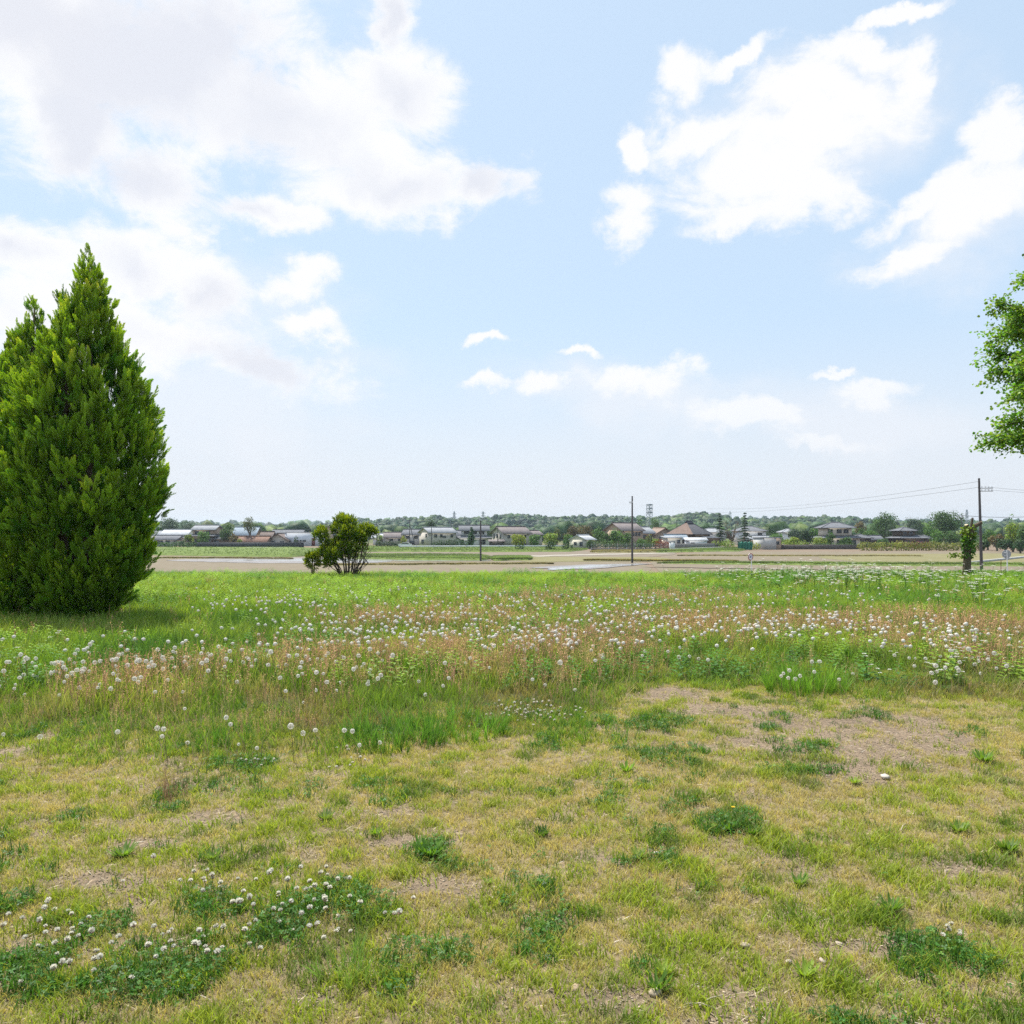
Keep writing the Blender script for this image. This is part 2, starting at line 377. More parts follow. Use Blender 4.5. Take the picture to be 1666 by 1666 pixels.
def blobs(x, y, B):
    v = np.zeros_like(np.asarray(x, float))
    for (px, py, rx, ry) in B:
        cx, cy_ = G(px, py); sx = rx / F * cy_; sy = abs(G(px, py - ry)[1] - G(px, py + ry)[1]) / 2
        v = np.maximum(v, 1.3 - np.sqrt(((x - cx) / sx) ** 2 + ((y - cy_) / sy) ** 2))
    return v
BARE = [(1400, 1225, 150, 34), (1330, 1178, 190, 24), (1200, 1160, 120, 16), (1480, 1200, 100, 20), (1400, 1262, 70, 16), (1250, 1215, 130, 20), (720, 1452, 80, 20), (165, 1448, 90, 18), (230, 1385, 70, 10), (1010, 1645, 80, 20),
        (1560, 1410, 70, 18), (1100, 1130, 80, 10), (640, 1380, 50, 12), (1480, 1530, 60, 16), (330, 1345, 70, 12), (760, 1360, 70, 10), (1390, 1545, 45, 12), (500, 1640, 60, 16), (1200, 1625, 50, 12), (900, 1500, 60, 12)]
CLOV = [(860, 1165, 95, 20), (330, 1590, 70, 36), (560, 1480, 105, 42), (340, 1480, 75, 32), (40, 1590, 130, 60), (25, 1480, 50, 26), (150, 1520, 80, 32), (395, 1252, 65, 14), (700, 1398, 45, 26),
        (1555, 1555, 75, 34), (450, 1545, 80, 34), (230, 1610, 110, 40), (1060, 1178, 90, 14), (640, 1630, 60, 30), (1180, 1345, 55, 18), (1340, 1660, 60, 30), (-80, 1450, 120, 60), (1290, 1255, 70, 12), (600, 1190, 70, 14)]
def barev(x, y): return blobs(x, y, BARE) + 1.7 * (fbm(x, y, .16, 31) - .5) + .9 * (fbm(x, y, .6, 33) - .5)
def clovv(x, y): return blobs(x, y, CLOV) + 1.5 * (fbm(x, y, .17, 41) - .5) + .45 * (fbm(x, y, .5, 44) > .62)

straw = np.array((.30, .235, .14)); soilc = np.array((.26, .185, .125)); dgreen = np.array((.10, .10, .04)); gravel = np.array((.28, .215, .15)); fieldc = np.array((.235, .175, .125)); farg = np.array((.13, .15, .06))
m_ = sstep(-.3, .5, med(gx, gy))[:, None]; b_ = sstep(0, .8, barev(gx, gy))[:, None]
gc = straw * (1 - b_) + (gravel * .6 + soilc * .4) * b_
gc = gc * (1 - m_) + dgreen * m_
t_ = sstep(0, 3.5, gy - ledge(gx) - 1.2)[:, None]; gc = gc * (1 - t_) + fieldc * t_
f_ = sstep(230, 330, gy)[:, None]; gc = gc * (1 - f_) + farg * f_
V = np.stack([gx, gy, gz(gx, gy)], 1)
nx, ny = len(xs), len(ys); I = (np.arange(ny - 1)[:, None] * nx + np.arange(nx - 1)[None]).ravel()
FQ = np.stack([I, I + 1, I + nx + 1, I + nx], 1)
o = link_mesh('ground', new_mesh('ground', V, FQ, gc, [M['ground']], smooth=True)); tag(o, kind='structure')

# ------------------------------------------------------------------ the paddy plain: sheets on the field plane
def field_mat(name, c1, c2, s=.35, stretch=(1, 3, 1), rough=.95, bump=.5):
    m = bpy.data.materials.new(name); m.use_nodes = True; t = m.node_tree; p = t.nodes['Principled BSDF']; p.inputs['Roughness'].default_value = rough; p.inputs['Specular IOR Level'].default_value = .2
    tcn = t.nodes.new('ShaderNodeTexCoord'); mp_ = t.nodes.new('ShaderNodeMapping'); mp_.inputs['Scale'].default_value = stretch; t.links.new(tcn.outputs['Object'], mp_.inputs[0])
    n = t.nodes.new('ShaderNodeTexNoise'); n.inputs['Scale'].default_value = s; n.inputs['Detail'].default_value = 10; n.inputs['Roughness'].default_value = .7; t.links.new(mp_.outputs[0], n.inputs['Vector'])
    r = t.nodes.new('ShaderNodeValToRGB'); t.links.new(n.outputs['Fac'], r.inputs[0]); r.color_ramp.elements[0].position = .35; r.color_ramp.elements[1].position = .65
    r.color_ramp.elements[0].color = (*c1, 1); r.color_ramp.elements[1].color = (*c2, 1); t.links.new(r.outputs[0], p.inputs['Base Color'])
    b = t.nodes.new('ShaderNodeBump'); b.inputs['Strength'].default_value = bump; b.inputs['Distance'].default_value = .15; n2 = t.nodes.new('ShaderNodeTexNoise'); n2.inputs['Scale'].default_value = 2.5; n2.inputs['Detail'].default_value = 6
    t.links.new(tcn.outputs['Object'], n2.inputs['Vector']); t.links.new(n2.outputs['Fac'], b.inputs['Height']); t.links.new(b.outputs[0], p.inputs['Normal'])
    return m
M['soil'] = field_mat('paddy_soil', (.150, .122, .082), (.215, .178, .125))
M['soil2'] = field_mat('paddy_soil_grey', (.155, .125, .095), (.215, .175, .13))
M['bank'] = field_mat('bank_grass', (.08, .125, .025), (.17, .215, .055), .5)
M['dryfield'] = field_mat('stubble_field', (.15, .145, .06), (.225, .195, .10), .3)
M['pale'] = field_mat('track_gravel', (.26, .235, .19), (.38, .345, .29), .6)
M['wet'] = field_mat('wet_mud', (.14, .12, .11), (.26, .22, .19), .3, rough=.25, bump=.15)
wt = bpy.data.materials.new('water'); wt.use_nodes = True; p = wt.node_tree.nodes['Principled BSDF']; p.inputs['Base Color'].default_value = (.30, .30, .30, 1); p.inputs['Roughness'].default_value = .12; p.inputs['Specular IOR Level'].default_value = .8
M['water'] = wt

lvl = [0]
def sheet(name, top, bot, m, h=None):
    """strip between two outlines given as viewing rows on the field plane, edges a little ragged"""
    lvl[0] += 1; z = FZ + .012 + .006 * lvl[0] if h is None else FZ + h
    n = 90; x0 = min(top[0][0], bot[0][0]); x1 = max(top[-1][0], bot[-1][0])
    pxs = np.linspace(x0, x1, n); rows = []
    for L_, sgn in ((bot, 1), (top, -1)):
        a = np.array(L_, float); py = np.interp(pxs, a[:, 0], a[:, 1]); Y = FH * F / (py - 866)
        x = (pxs - 833) / F * Y; Y = Y * (1 + .022 * (vnoise(x, Y * 0, 17, 50 + lvl[0]) - .5) + .014 * (vnoise(x, Y * 0, 1.3, 70 + lvl[0]) - .5)); rows.append(np.stack([x, Y, np.full(n, z)], 1))
    q = np.minimum(1, np.minimum(np.arange(n), np.arange(n)[::-1]) / 7.) ** .5; q = np.where((pxs > 0) & (pxs < 1700), q, 1)[:, None]; mid = (rows[0] + rows[1]) / 2
    rows = [mid + (w_ - mid) * q for w_ in rows]
    if h: rows = [w_ - np.array([[0, 0, 1.]]) * (h - .02) * (1 - q) for w_ in rows]
    V = np.concatenate(rows); I = np.arange(n - 1); Fq = np.stack([I, I + 1, I + n + 1, I + n], 1)
    if h:   # a raised bank: front face down to the field
        V = np.concatenate([V, rows[0] + np.array([0, -.5, -h]), rows[1] + np.array([0, .6, -h])])
        Fq = np.concatenate([Fq, np.stack([I + 2 * n, I + 2 * n + 1, I + 1, I], 1), np.stack([I + n, I + n + 1, I + 3 * n + 1, I + 3 * n], 1)])
    ob = link_mesh(name, new_mesh(name, V, Fq, None, [m])); tag(ob, kind='structure'); return V, n
bank_pts = []
def bank(top, bot, m='bank', h=.3, name='grass_bank', dens=1):
    V, n = sheet(name, top, bot, M[m], h); bank_pts.append((V[:n], V[n:2 * n], dens, m))
sheet('paddy_field', [(-500, 905), (1060, 905)], [(-500, 990), (1060, 990)], M['soil'])
sheet('paddy_field', [(1060, 897.5), (2300, 897.5)], [(1060, 990), (2300, 990)], M['soil'])
sheet('paddy_field', [(560, 896.5), (1100, 896.5)], [(560, 906), (1100, 906)], M['soil2'])
sheet('stubble_field', [(1330, 904), (1420, 901), (2300, 900)], [(1330, 911), (1420, 917), (2300, 917)], M['dryfield'])
sheet('stubble_field', [(840, 906), (1090, 907)], [(840, 915), (1090, 914)], M['dryfield'])
sheet('wet_mud', [(270, 911), (420, 907.5), (640, 909)], [(270, 913), (420, 917), (640, 916)], M['wet'])
sheet('paddy_water', [(360, 912.4), (430, 910.3), (640, 910.6)], [(360, 912.9), (430, 913.0), (640, 913.2)], M['water'])
sheet('paddy_water', [(640, 911.2), (800, 911.5)], [(640, 913.2), (800, 912.8)], M['water'])
sheet('farm_track', [(790, 907), (840, 905), (960, 902), (1100, 899.5)], [(790, 909.5), (840, 907.2), (960, 904), (1100, 901)], M['pale'])
sheet('wet_mud', [(860, 924.2), (960, 918.8), (1062, 917.6)], [(860, 925), (960, 926.5), (1062, 918)], M['wet'])
sheet('paddy_water', [(890, 925), (960, 920.8), (1042, 918.6)], [(890, 929), (960, 924.5), (1042, 919.4)], M['water'])
sheet('farm_road', [(1040, 922.5), (1300, 925), (2300, 928)], [(1040, 923.5), (1300, 928), (2300, 932)], M['soil2'])
bank([(-500, 891.5), (560, 891.5)], [(-500, 905), (250, 903), (400, 905.5), (560, 907)], dens=1.2)
bank([(560, 889.5), (960, 889)], [(560, 898), (800, 898.5), (960, 898)], dens=1.5)
bank([(560, 904), (700, 904), (800, 905.5)], [(560, 909.5), (700, 912), (800, 912.5)])
bank([(800, 908), (865, 908)], [(800, 913), (865, 911.5)])
bank([(1060, 896.5), (1160, 892), (1215, 891.5)], [(1060, 899.5), (1160, 897.5), (1215, 897.5)])
bank([(1070, 916.6), (1400, 918.5), (2300, 921)], [(1070, 917.6), (1400, 921), (2300, 923.4)], h=.22)
bank([(950, 912), (1200, 914)], [(950, 912.6), (1200, 914.8)], h=.12, m='dryfield')
bank([(250, 908.4), (480, 909)], [(250, 908.8), (480, 909.5)], h=.08, m='dryfield', dens=.3)
bank([(520, 919.5), (900, 917.5)], [(520, 920.1), (900, 918.1)], h=.08, m='dryfield', dens=.3)
bank([(1100, 904), (1500, 905)], [(1100, 904.4), (1500, 905.5)], h=.08, m='dryfield', dens=.3)
bank([(960, 897), (1110, 896)], [(960, 899.5), (1110, 898.5)], h=.25, m='dryfield')

# ------------------------------------------------------------------ hills
ridge = np.array([(-900, 845), (-200, 850), (100, 846), (260, 852), (419, 857), (520, 860), (552, 856), (575, 849), (600, 846), (640, 849), (672, 844), (705, 841), (740, 844), (800, 842), (820, 839), (850, 837.5), (890, 842), (920, 844), (960, 839), (1020, 841),
   (1060, 843), (1085, 842), (1110, 838), (1135, 836.5), (1175, 842), (1220, 848), (1250, 849), (1280, 843), (1340, 842), (1400, 848), (1560, 852), (1610, 846), (1640, 850), (1666, 852), (1800, 848), (2400, 840)], float)
def hill_h(x, y, Y0):
    px = 833 + F * x / Y0
    base = EYE + (866 - np.interp(px, ridge[:, 0], ridge[:, 1]) - 1) / F * Y0 - 4.5 - FZ
    return base
def hill(name, Y0, Y1, seed, kx=1.0, lower=0):
    X_ = np.arange(-1.3 * Y0, 1.5 * Y0, Y0 / 45); Yv = np.linspace(Y0 * .70, Y0 * 1.5, 26)
    A, B = np.meshgrid(X_, Yv); a, b = A.ravel(), B.ravel()
    prof = sstep(Y0 * .70, Y0, b) * (1 - .8 * sstep(Y0 * 1.05, Y0 * 1.45, b))
    hh = np.maximum(hill_h(a * kx, b, Y0) - lower, 1)
    z = FZ - .5 + prof * hh * (.85 + .15 * vnoise(a, b, Y0 / 14, seed)) ; z = z + 3.5 * (vnoise(a, b, 80, seed + 1) - .5) * prof
    n1, n2 = len(X_), len(Yv); I = (np.arange(n2 - 1)[:, None] * n1 + np.arange(n1 - 1)[None]).ravel()
    ob = link_mesh(name, new_mesh(name, np.stack([a, b, z], 1), np.stack([I, I + 1, I + n1 + 1, I + n1], 1), None, [M['bank']], True)); tag(ob, kind='structure')
    def zf(x, y):
        pr = sstep(Y0 * .70, Y0, y) * (1 - .8 * sstep(Y0 * 1.05, Y0 * 1.45, y))
        return FZ - .5 + pr * np.maximum(hill_h(x * kx, y, Y0) - lower, 1) * (.85 + .15 * vnoise(x, y, Y0 / 14, seed)) + 3.5 * (vnoise(x, y, 80, seed + 1) - .5) * pr
    return zf
zf1 = hill('hills', 900, 1300, 3)
zf2 = hill('hills', 1900, 2400, 9, kx=.93, lower=14)

def ico(sub=1):
    import bmesh
    bm = bmesh.new(); bmesh.ops.create_icosphere(bm, subdivisions=sub, radius=1)
    V = np.array([v.co[:] for v in bm.verts]); Fc = np.array([[v.index for v in f.verts] for f in bm.faces]); bm.free(); return V, Fc
IV1, IF1 = ico(1); IV2, IF2 = ico(2)
GREENS = np.array([(.045, .10, .028), (.07, .135, .03), (.10, .17, .035), (.035, .075, .03), (.14, .19, .05), (.06, .11, .05), (.09, .12, .04)])
def wood(name, zf, Y0, n, seed, r0, r1, xr, label):
    r = np.random.default_rng(seed); ch = []
    y = r.uniform(Y0 * .70, Y0 * 1.06, n); x = r.uniform(-xr, xr * 1.05, n) * y
    z = zf(x, y); s = r.uniform(r0, r1, n)
    for k in range(5):
        sel = np.arange(n) % 5 == k; m = sel.sum()
        V = IV2 * (1 + .26 * r.standard_normal(len(IV2)))[:, None]; V[:, 2] *= .95
        g = GREENS[r.integers(0, len(GREENS), m)] * np.array([.62, .74, .9]) * r.uniform(.75, 1.25, (m, 1))
        gi = (vnoise(x[sel], y[sel], 90, seed + 3) - .5)[:, None]; g = g * (1 + gi * np.array([[.9, .6, .3]]))
        ch.append(inst((V, IF2, np.ones((len(V), 3)) * (1 + .25 * r.standard_normal((len(V), 1)))), np.stack([x[sel], y[sel], z[sel] + s[sel] * .8], 1), rotz(r.uniform(0, 6.28, m)), s[sel], g))
    V, Fc, C = join(ch); C = np.clip(C, .01, 1)
    ob = link_mesh(name, new_mesh(name, V, Fc, C, [M['far_leaf']])); tag(ob, label, 'woodland', kind='stuff')
wood('woodland', zf1, 900, 5200, 5, 2.6, 5.2, .82, 'continuous mixed woodland covering the nearer hills')
wood('woodland', zf2, 1900, 1500, 6, 8, 14, .8, 'blue hazy woodland on the farther hills')

# ------------------------------------------------------------------ templates for leaves
def card_T():   # a bent leaf clump of a few facets
    V = np.array([(-.5, 0, 0), (0, -.35, .06), (.5, 0, 0), (0, .4, .02), (.15, .05, .16)], float)
    Fc = np.array([(0, 1, 4), (1, 2, 4), (2, 3, 4), (3, 0, 4)]); return V, Fc, np.ones((5, 3))
CARD = card_T()
def crown_cards(r, centers, radii, per, size, base, var=.25, flat=.85, down=.0, T=CARD, out=.7):
    """leaf clumps around lobes; denser near the lobe surfaces"""
    P = []; Nn = []; C = []
    for c, R in zip(centers, radii):
        n = max(6, int(per * R * R)); d = r.standard_normal((n, 3)); d /= np.linalg.norm(d, axis=1, keepdims=True)
        rr = R * (r.uniform(.35, 1.0, n) ** .5) * (1 + .12 * r.standard_normal(n)); p = d * rr[:, None]; p[:, 2] *= flat
        P.append(p + np.array(c)); nn = d * out + r.standard_normal((n, 3)) * .55 + np.array([0, 0, .35]); Nn.append(nn)
        lt = r.uniform(1 - var, 1 + var)
        C.append(np.array(base)[None] * (lt * r.uniform(1 - var, 1 + var, (n, 1))) * (1 + .1 * r.standard_normal((n, 3))))
    P = np.concatenate(P); Nn = np.concatenate(Nn); C = np.clip(np.concatenate(C), .005, 1)
    return inst(T, P, frames(Nn, r.uniform(0, 6.28, len(P))), size * r.uniform(.6, 1.35, len(P)), C)

def limb_tubes(mb, base, tips, r0, r=random, n=6):
    base = Vector(base)
    for t in tips:
        t = Vector(t); mid = base.lerp(t, .5) + Vector((r.uniform(-.1, .1), r.uniform(-.1, .1), r.uniform(-.05, .15))) * (t - base).length
        mb.tube([base, base.lerp(mid, .6), mid, t], [r0, r0 * .75, r0 * .5, r0 * .2], n)
TREE_ID = [100]
def tree(px, Y, top, rad, col, label, name='garden_tree', cat='tree', group='garden trees among the houses', style='round', base=None, size=.42, per=52, z0=None, lobes=14, trunk=.16, gap=0):
    """px, distance, row of the top, crown radius in photo pixels"""
    TREE_ID[0] += 1; r = np.random.default_rng(TREE_ID[0]); z0 = FZ if z0 is None else z0
    x = X(px, Y); H = EYE + (866 - top) / F * Y - z0; R = rad / F * Y * (1.12 if style == 'round' else 1)
    root = empty(name, (x, Y, z0), 0, label, cat, group)
    mb = MB(); tb = H * trunk
    cs, rs = [], []
    if style == 'round':
        ch = (H - tb) / 2; cz = tb + ch
        for i in range(lobes):
            a = r.uniform(0, 6.28); u = r.uniform(-.95, .85); q = math.sqrt(max(.05, 1 - u * u)) * R * .62 * r.uniform(.5, 1.1)
            cs.append((q * math.cos(a), q * math.sin(a), cz + u * ch * .66)); rs.append(R * r.uniform(.34, .52))
        cs.append((0, 0, H - R * .42)); rs.append(R * .4)
        V = crown_cards(r, cs, rs, per / size * .42, size, col, flat=min(1.1, ch / R + .15))
        limb_tubes(mb, (0, 0, tb * .8), [c for c in cs[:5]], .06 * R + .04); mb.tube([(0, 0, -.1), (.05, 0, tb * .5), (0, 0, tb)], [.09 * R + .06, .07 * R + .05, .06 * R + .04], 7)
    elif style == 'cone':
        k = 13; ch = []
        for i in range(k):
            t = i / (k - 1); z = H * (.12 + .86 * t); q = R * (1 - t) ** .8 + .12 * R; nb = max(3, int(9 * (1 - t)) + 2)
            for j in range(nb):
                a = r.uniform(0, 6.28); L_ = q * r.uniform(.65, 1.15)
                for s_ in (.35, .65, .95): cs.append((L_ * s_ * math.cos(a), L_ * s_ * math.sin(a), z - L_ * s_ * .25)); rs.append(max(.28, R * .17 * (1.3 - s_ * .5)))
        V = crown_cards(r, cs, rs, per / size * .5, size * .8, col, flat=.55)
        mb.tube([(0, 0, -.1), (0, 0, H * .98)], [.05 * R + .12, .03], 7)
    elif style == 'bare':
        for i in range(lobes * 2):
            a = r.uniform(0, 6.28); u = r.uniform(0, 1); q = R * r.uniform(.3, .95); cs.append((q * math.cos(a), q * math.sin(a), tb + (H - tb) * u)); rs.append(R * .22)
        V = crown_cards(r, cs, rs, per / size * .25, size * .6, col)
        limb_tubes(mb, (0, 0, tb * .7), cs, .05 * R + .02); mb.tube([(0, 0, -.1), (0, 0, tb)], [.09 * R + .06, .06 * R + .04], 7)
    me = new_mesh('crown', *[V[0], V[1], V[2]], [M['far_leaf']]); link_mesh('crown', me, root)
    mb.build('trunk', M['bark'], root)
    return root

def shrub_row(name, label, pts, Y, h, col, cat, depth=1.0, size=.3, per=70, group=None, z0=FZ):
    """a clipped or loose hedge: box-like lumps of leaves"""
    TREE_ID[0] += 1; r = np.random.default_rng(TREE_ID[0]); x0, x1 = X(pts[0], Y), X(pts[1], Y)
    root = empty(name, ((x0 + x1) / 2, Y, z0), 0, label, cat, group); n = max(2, int((x1 - x0) / (h * .55)))
    cs = [((i + .5) / n * (x1 - x0) - (x1 - x0) / 2, r.uniform(-.2, .2), h * r.uniform(.42, .55)) for i in range(n)]; rs = [h * r.uniform(.5, .62) for _ in cs]
    V = crown_cards(r, cs, rs, per / size * .5, size, col, flat=.95); link_mesh('foliage', new_mesh('foliage', *V, [M['far_leaf']]), root)
    mb = MB()
    for c in cs: mb.tube([(c[0], 0, -.1), (c[0], 0, h * .45)], [.06, .04], 5)
    mb.build('stem', M['bark'], root); return root

# ------------------------------------------------------------------ houses
def gable(mb, w, d, z, rh, ov, th=.16, axis='x', col=(1, 1, 1)):
    """pitched roof, ridge along axis; w along x, d along y, centred"""
    if axis == 'x': a, L_ = d / 2 + ov, w / 2 + ov
    else: a, L_ = w / 2 + ov, d / 2 + ov
    k = rh / (a - ov) if a > ov else 1; ze = z - k * ov
    P = [(-a, ze), (0, z + rh), (a, ze), (a, ze + th), (0, z + rh + th * 1.2), (-a, ze + th)]
    ax = 'x' if axis == 'x' else 'y'
    n = 6; V = []
    for t in (-L_, L_):
        for p in P: V.append((t, p[0], p[1]) if ax == 'x' else (p[0], t, p[1]))
    Fq = [(i, (i + 1) % n, n + (i + 1) % n, n + i) for i in range(n)]
    mb.add(V, Fq, col)
    for o_ in (0, n): mb.add([V[o_ + i] for i in range(6)], [(0, 1, 4, 5), (1, 2, 3, 4)], col)
    if ax == 'x': mb.box(-L_, L_, -.16, .16, z + rh + th * .9, z + rh + th + .22, col)
    else: mb.box(-.16, .16, -L_, L_, z + rh + th * .9, z + rh + th + .22, col)
def hip(mb, w, d, z, rh, ov, th=.16, ridge=None, col=(1, 1, 1)):
    a, b = w / 2 + ov, d / 2 + ov
    if w >= d: r_ = (w - d) / 2 if ridge is None else ridge; R2 = [(-max(r_, .25), 0), (max(r_, .25), 0)]
    else: r_ = (d - w) / 2 if ridge is None else ridge; R2 = [(0, -max(r_, .25)), (0, max(r_, .25))]
    z -= .25 * ov
    V = [(-a, -b, z), (a, -b, z), (a, b, z), (-a, b, z), (-a, -b, z + th), (a, -b, z + th), (a, b, z + th), (-a, b, z + th), (*R2[0], z + rh + th), (*R2[1], z + rh + th)]
    mb.add(V, [(0, 3, 2, 1), (0, 1, 5, 4), (1, 2, 6, 5), (2, 3, 7, 6), (3, 0, 4, 7)], col)
    if w >= d: mb.add(V, [(4, 5, 9, 8), (6, 7, 8, 9)], col); mb.add(V, [(5, 6, 9), (7, 4, 8)], col)
    else: mb.add(V, [(5, 6, 9, 8), (7, 4, 8, 9)], col); mb.add(V, [(4, 5, 8), (6, 7, 9)], col)
    mb.tube([(*R2[0], z + rh + th + .08), (*R2[1], z + rh + th + .08)], .15, 6, col)
    for c, q in (((-a, -b), 0), ((a, -b), 1 if w >= d else 0), ((a, b), 1), ((-a, b), 0 if w >= d else 1)):
        mb.tube([(*c, z + th + .03), (*R2[q], z + rh + th + .05)], .09, 5, col)
def window(parent, x, y, z, w, h, face=-1, axis='y', door=None):
    """a framed window whose centre sits on the wall plane"""
    t = .07; f = MB(); g = MB()
    def bx(mb, u0, u1, v0, v1, o0, o1):
        if axis == 'y': mb.box(x + u0, x + u1, min(y + face * o0, y + face * o1), max(y + face * o0, y + face * o1), z + v0, z + v1)
        else: mb.box(min(x + face * o0, x + face * o1), max(x + face * o0, x + face * o1), y + u0, y + u1, z + v0, z + v1)
    bx(f, -w / 2 - t, w / 2 + t, h / 2, h / 2 + t, -.02, .09); bx(f, -w / 2 - t, w / 2 + t, -h / 2 - t, -h / 2, -.02, .12)
    bx(f, -w / 2 - t, -w / 2, -h / 2, h / 2, -.02, .09); bx(f, w / 2, w / 2 + t, -h / 2, h / 2, -.02, .09)
    if w > 1.1: bx(f, -.03, .03, -h / 2, h / 2, .03, .075)
    bx(g, -w / 2, w / 2, -h / 2, h / 2, -.02, .028)
    fo = f.build('window', M['frame'], parent); g.build('pane', M['glass'], fo)
def house(name, label, px, Y, blocks, rot=0, group='houses along the far side of the fields', cat='house', base=FZ, two=None):
    """blocks: dict(x,y offset; w,d; z,h; roof; rh; ov; wall; rf; axis; win)"""
    root = empty(name, (X(px, Y), Y, base), math.radians(rot), label, cat, group)
    for bi, b in enumerate(blocks):
        w, d, z, h = b['w'], b['d'], b.get('z', 0), b['h']; bx_, by = b.get('x', 0), b.get('y', 0); e = .004 * bi
        k = b.get('roof', 'gable'); ax = b.get('axis', 'x'); rh = b.get('rh', 1.3); ov = b.get('ov', .6)
        mb = MB(); mb.box(-w / 2 - e, w / 2 + e, -d / 2 - e, d / 2 + e, -.2 if z == 0 else z, z + h)
        if k == 'gable':
            if ax == 'x': mb.poly_prism([(-d / 2, z + h), (d / 2, z + h), (0, z + h + rh)], 'x', -w / 2 - e, w / 2 + e)
            else: mb.poly_prism([(-w / 2, z + h), (w / 2, z + h), (0, z + h + rh)], 'y', -d / 2 - e, d / 2 + e)
        mb.V = [v + np.array((bx_, by, 0)) for v in mb.V]
        mb.build('wall', WM[b.get('wall', 'beige')], root)
        rb = MB()
        if k == 'gable': gable(rb, w, d, z + h + .02, rh, ov, axis=ax)
        elif k == 'hip': hip(rb, w, d, z + h + .05, rh, ov, ridge=b.get('ridge'))
        elif k == 'flat': rb.box(-w / 2 - ov, w / 2 + ov, -d / 2 - ov, d / 2 + ov, z + h + .003, z + h + .25)
        elif k == 'skirt':   # low roof running round the wall of the storey above
            hip(rb, w, d, z + h + .02, rh, ov)
        elif k == 'shed':
            V_ = [(-w / 2 - ov, -d / 2 - ov, z + h), (w / 2 + ov, -d / 2 - ov, z + h), (w / 2 + ov, d / 2 + ov, z + h + rh), (-w / 2 - ov, d / 2 + ov, z + h + rh)]
            V_ += [(v[0], v[1], v[2] + .12) for v in V_]; rb.add(V_, [(0, 3, 2, 1), (4, 5, 6, 7), (0, 1, 5, 4), (1, 2, 6, 5), (2, 3, 7, 6), (3, 0, 4, 7)])
        rb.V = [v + np.array((bx_, by, 0)) for v in rb.V]
        rb.build('roof', RM[b.get('rf', 'slate')], root)
        for (u, v, ww, wh) in b.get('win', []):       # front windows: u along the wall, v height above block floor
            window(root, bx_ + u, by - d / 2 - e, z + v, ww, wh)
        for (u, v, ww, wh) in b.get('lwin', []): window(root, bx_ - w / 2 - e, by + u, z + v, ww, wh, -1, 'x')
        for (u, v, ww, wh) in b.get('rwin', []): window(root, bx_ + w / 2 + e, by + u, z + v, ww, wh, 1, 'x')
        for (u, ww, wh, c) in b.get('door', []):
            dm = MB(); dm.box(bx_ + u - ww / 2, bx_ + u + ww / 2, by - d / 2 - e - .06, by - d / 2 - e + .02, z + .05, z + .05 + wh); do = dm.build('door', WM[c], root)
            hm = MB(); hm.box(bx_ + u + ww / 2 - .2, bx_ + u + ww / 2 - .14, by - d / 2 - e - .11, by - d / 2 - e - .05, z + .95, z + 1.1); hm.build('handle', M['metal'], do)
    if two:     # the left hip face is overlaid with a panel of browner colour
        b = blocks[0]; a, d2 = b['w'] / 2 + b['ov'], b['d'] / 2 + b['ov']; z = b['h'] + .05 - .25 * b['ov'] + .16; q = b['ridge']; tb = MB(); o_ = .05
        tb.add([(-a - o_, -d2, z + .02), (-a - o_, d2, z + .02), (-q - o_, 0, z + b['rh'] + .05), (-a + .02, -d2, z - .03), (-a + .02, d2, z - .03), (-q + .02, 0, z + b['rh'])], [(1, 0, 2), (3, 4, 5)]); tb.build('roof', RM[two], root)
    return root

# left group (scale about 0.19 m per photo pixel)
house('low_house', 'low grey-roofed bungalow at the far left just right of the big cypress', 278, 246, [dict(w=7.2, d=6, h=2.0, rh=1.05, wall='grey', rf='slate', win=[(-2.2, 1.2, 1.6, .9), (0, 1.2, 1.2, .9)]), dict(x=4.2, y=-.6, w=3.4, d=5, h=1.6, rh=1.1, axis='y', wall='cream', rf='slate', win=[(0, 1, 1, .8)])], 6)
house('traditional_house', 'brown two-storey house with grey tiled roofs behind a round green tree at left', 335, 250, [
    dict(w=8.6, d=6.5, z=0, h=3.1, roof='hip', rh=1.0, ov=.9, wall='wood', rf='slate', win=[(-2.5, 1.4, 1.8, 1.6), (2.6, 1.4, 1.8, 1.6)]),
    dict(x=.4, y=.3, w=7.0, d=5, z=3.1, h=2.0, roof='gable', rh=1.1, ov=.7, wall='tan', rf='light', win=[(-2.0, 1.0, 1.5, .9), (1.4, 1.0, 1.6, .9)]),
    dict(x=5.2, y=-.6, w=4.6, d=5, z=0, h=2.2, roof='gable', rh=1.0, wall='brown', rf='slate', win=[(0, 1.2, 1.6, 1.1)])], -8)
house('blue_roof_house', 'house with a pale blue-grey pitched roof behind the tall pine at left', 403, 262, [dict(w=6.6, d=9, h=3.4, rh=2.3, ov=.7, wall='brown', rf='blue', win=[(-1.8, 1.7, 1.4, 1.1), (1.4, 1.7, 1.4, 1.1)])], 3)
house('orange_roof_house', 'low house with an orange-brown tiled roof below the tall pine', 415, 240, [dict(w=8.4, d=5, h=1.5, rh=1.3, ov=.6, wall='brown', rf='orange', win=[(-2, .9, 1.2, .8), (2, .9, 1.2, .8)])], -4)
house('small_house', 'cream gabled cottage with a brown roof left of the white warehouse', 456, 244, [dict(w=5.6, d=5.5, h=1.9, rh=1.7, axis='y', wall='beige', rf='brown', win=[(-1.3, 1.0, 1.2, .9), (1.3, 1.0, 1.2, .9)]), dict(x=-3.9, y=.5, w=3.0, d=4, h=2.9, rh=1.3, wall='brown', rf='brown', win=[(0, 1.8, 1, .9)])], 0)
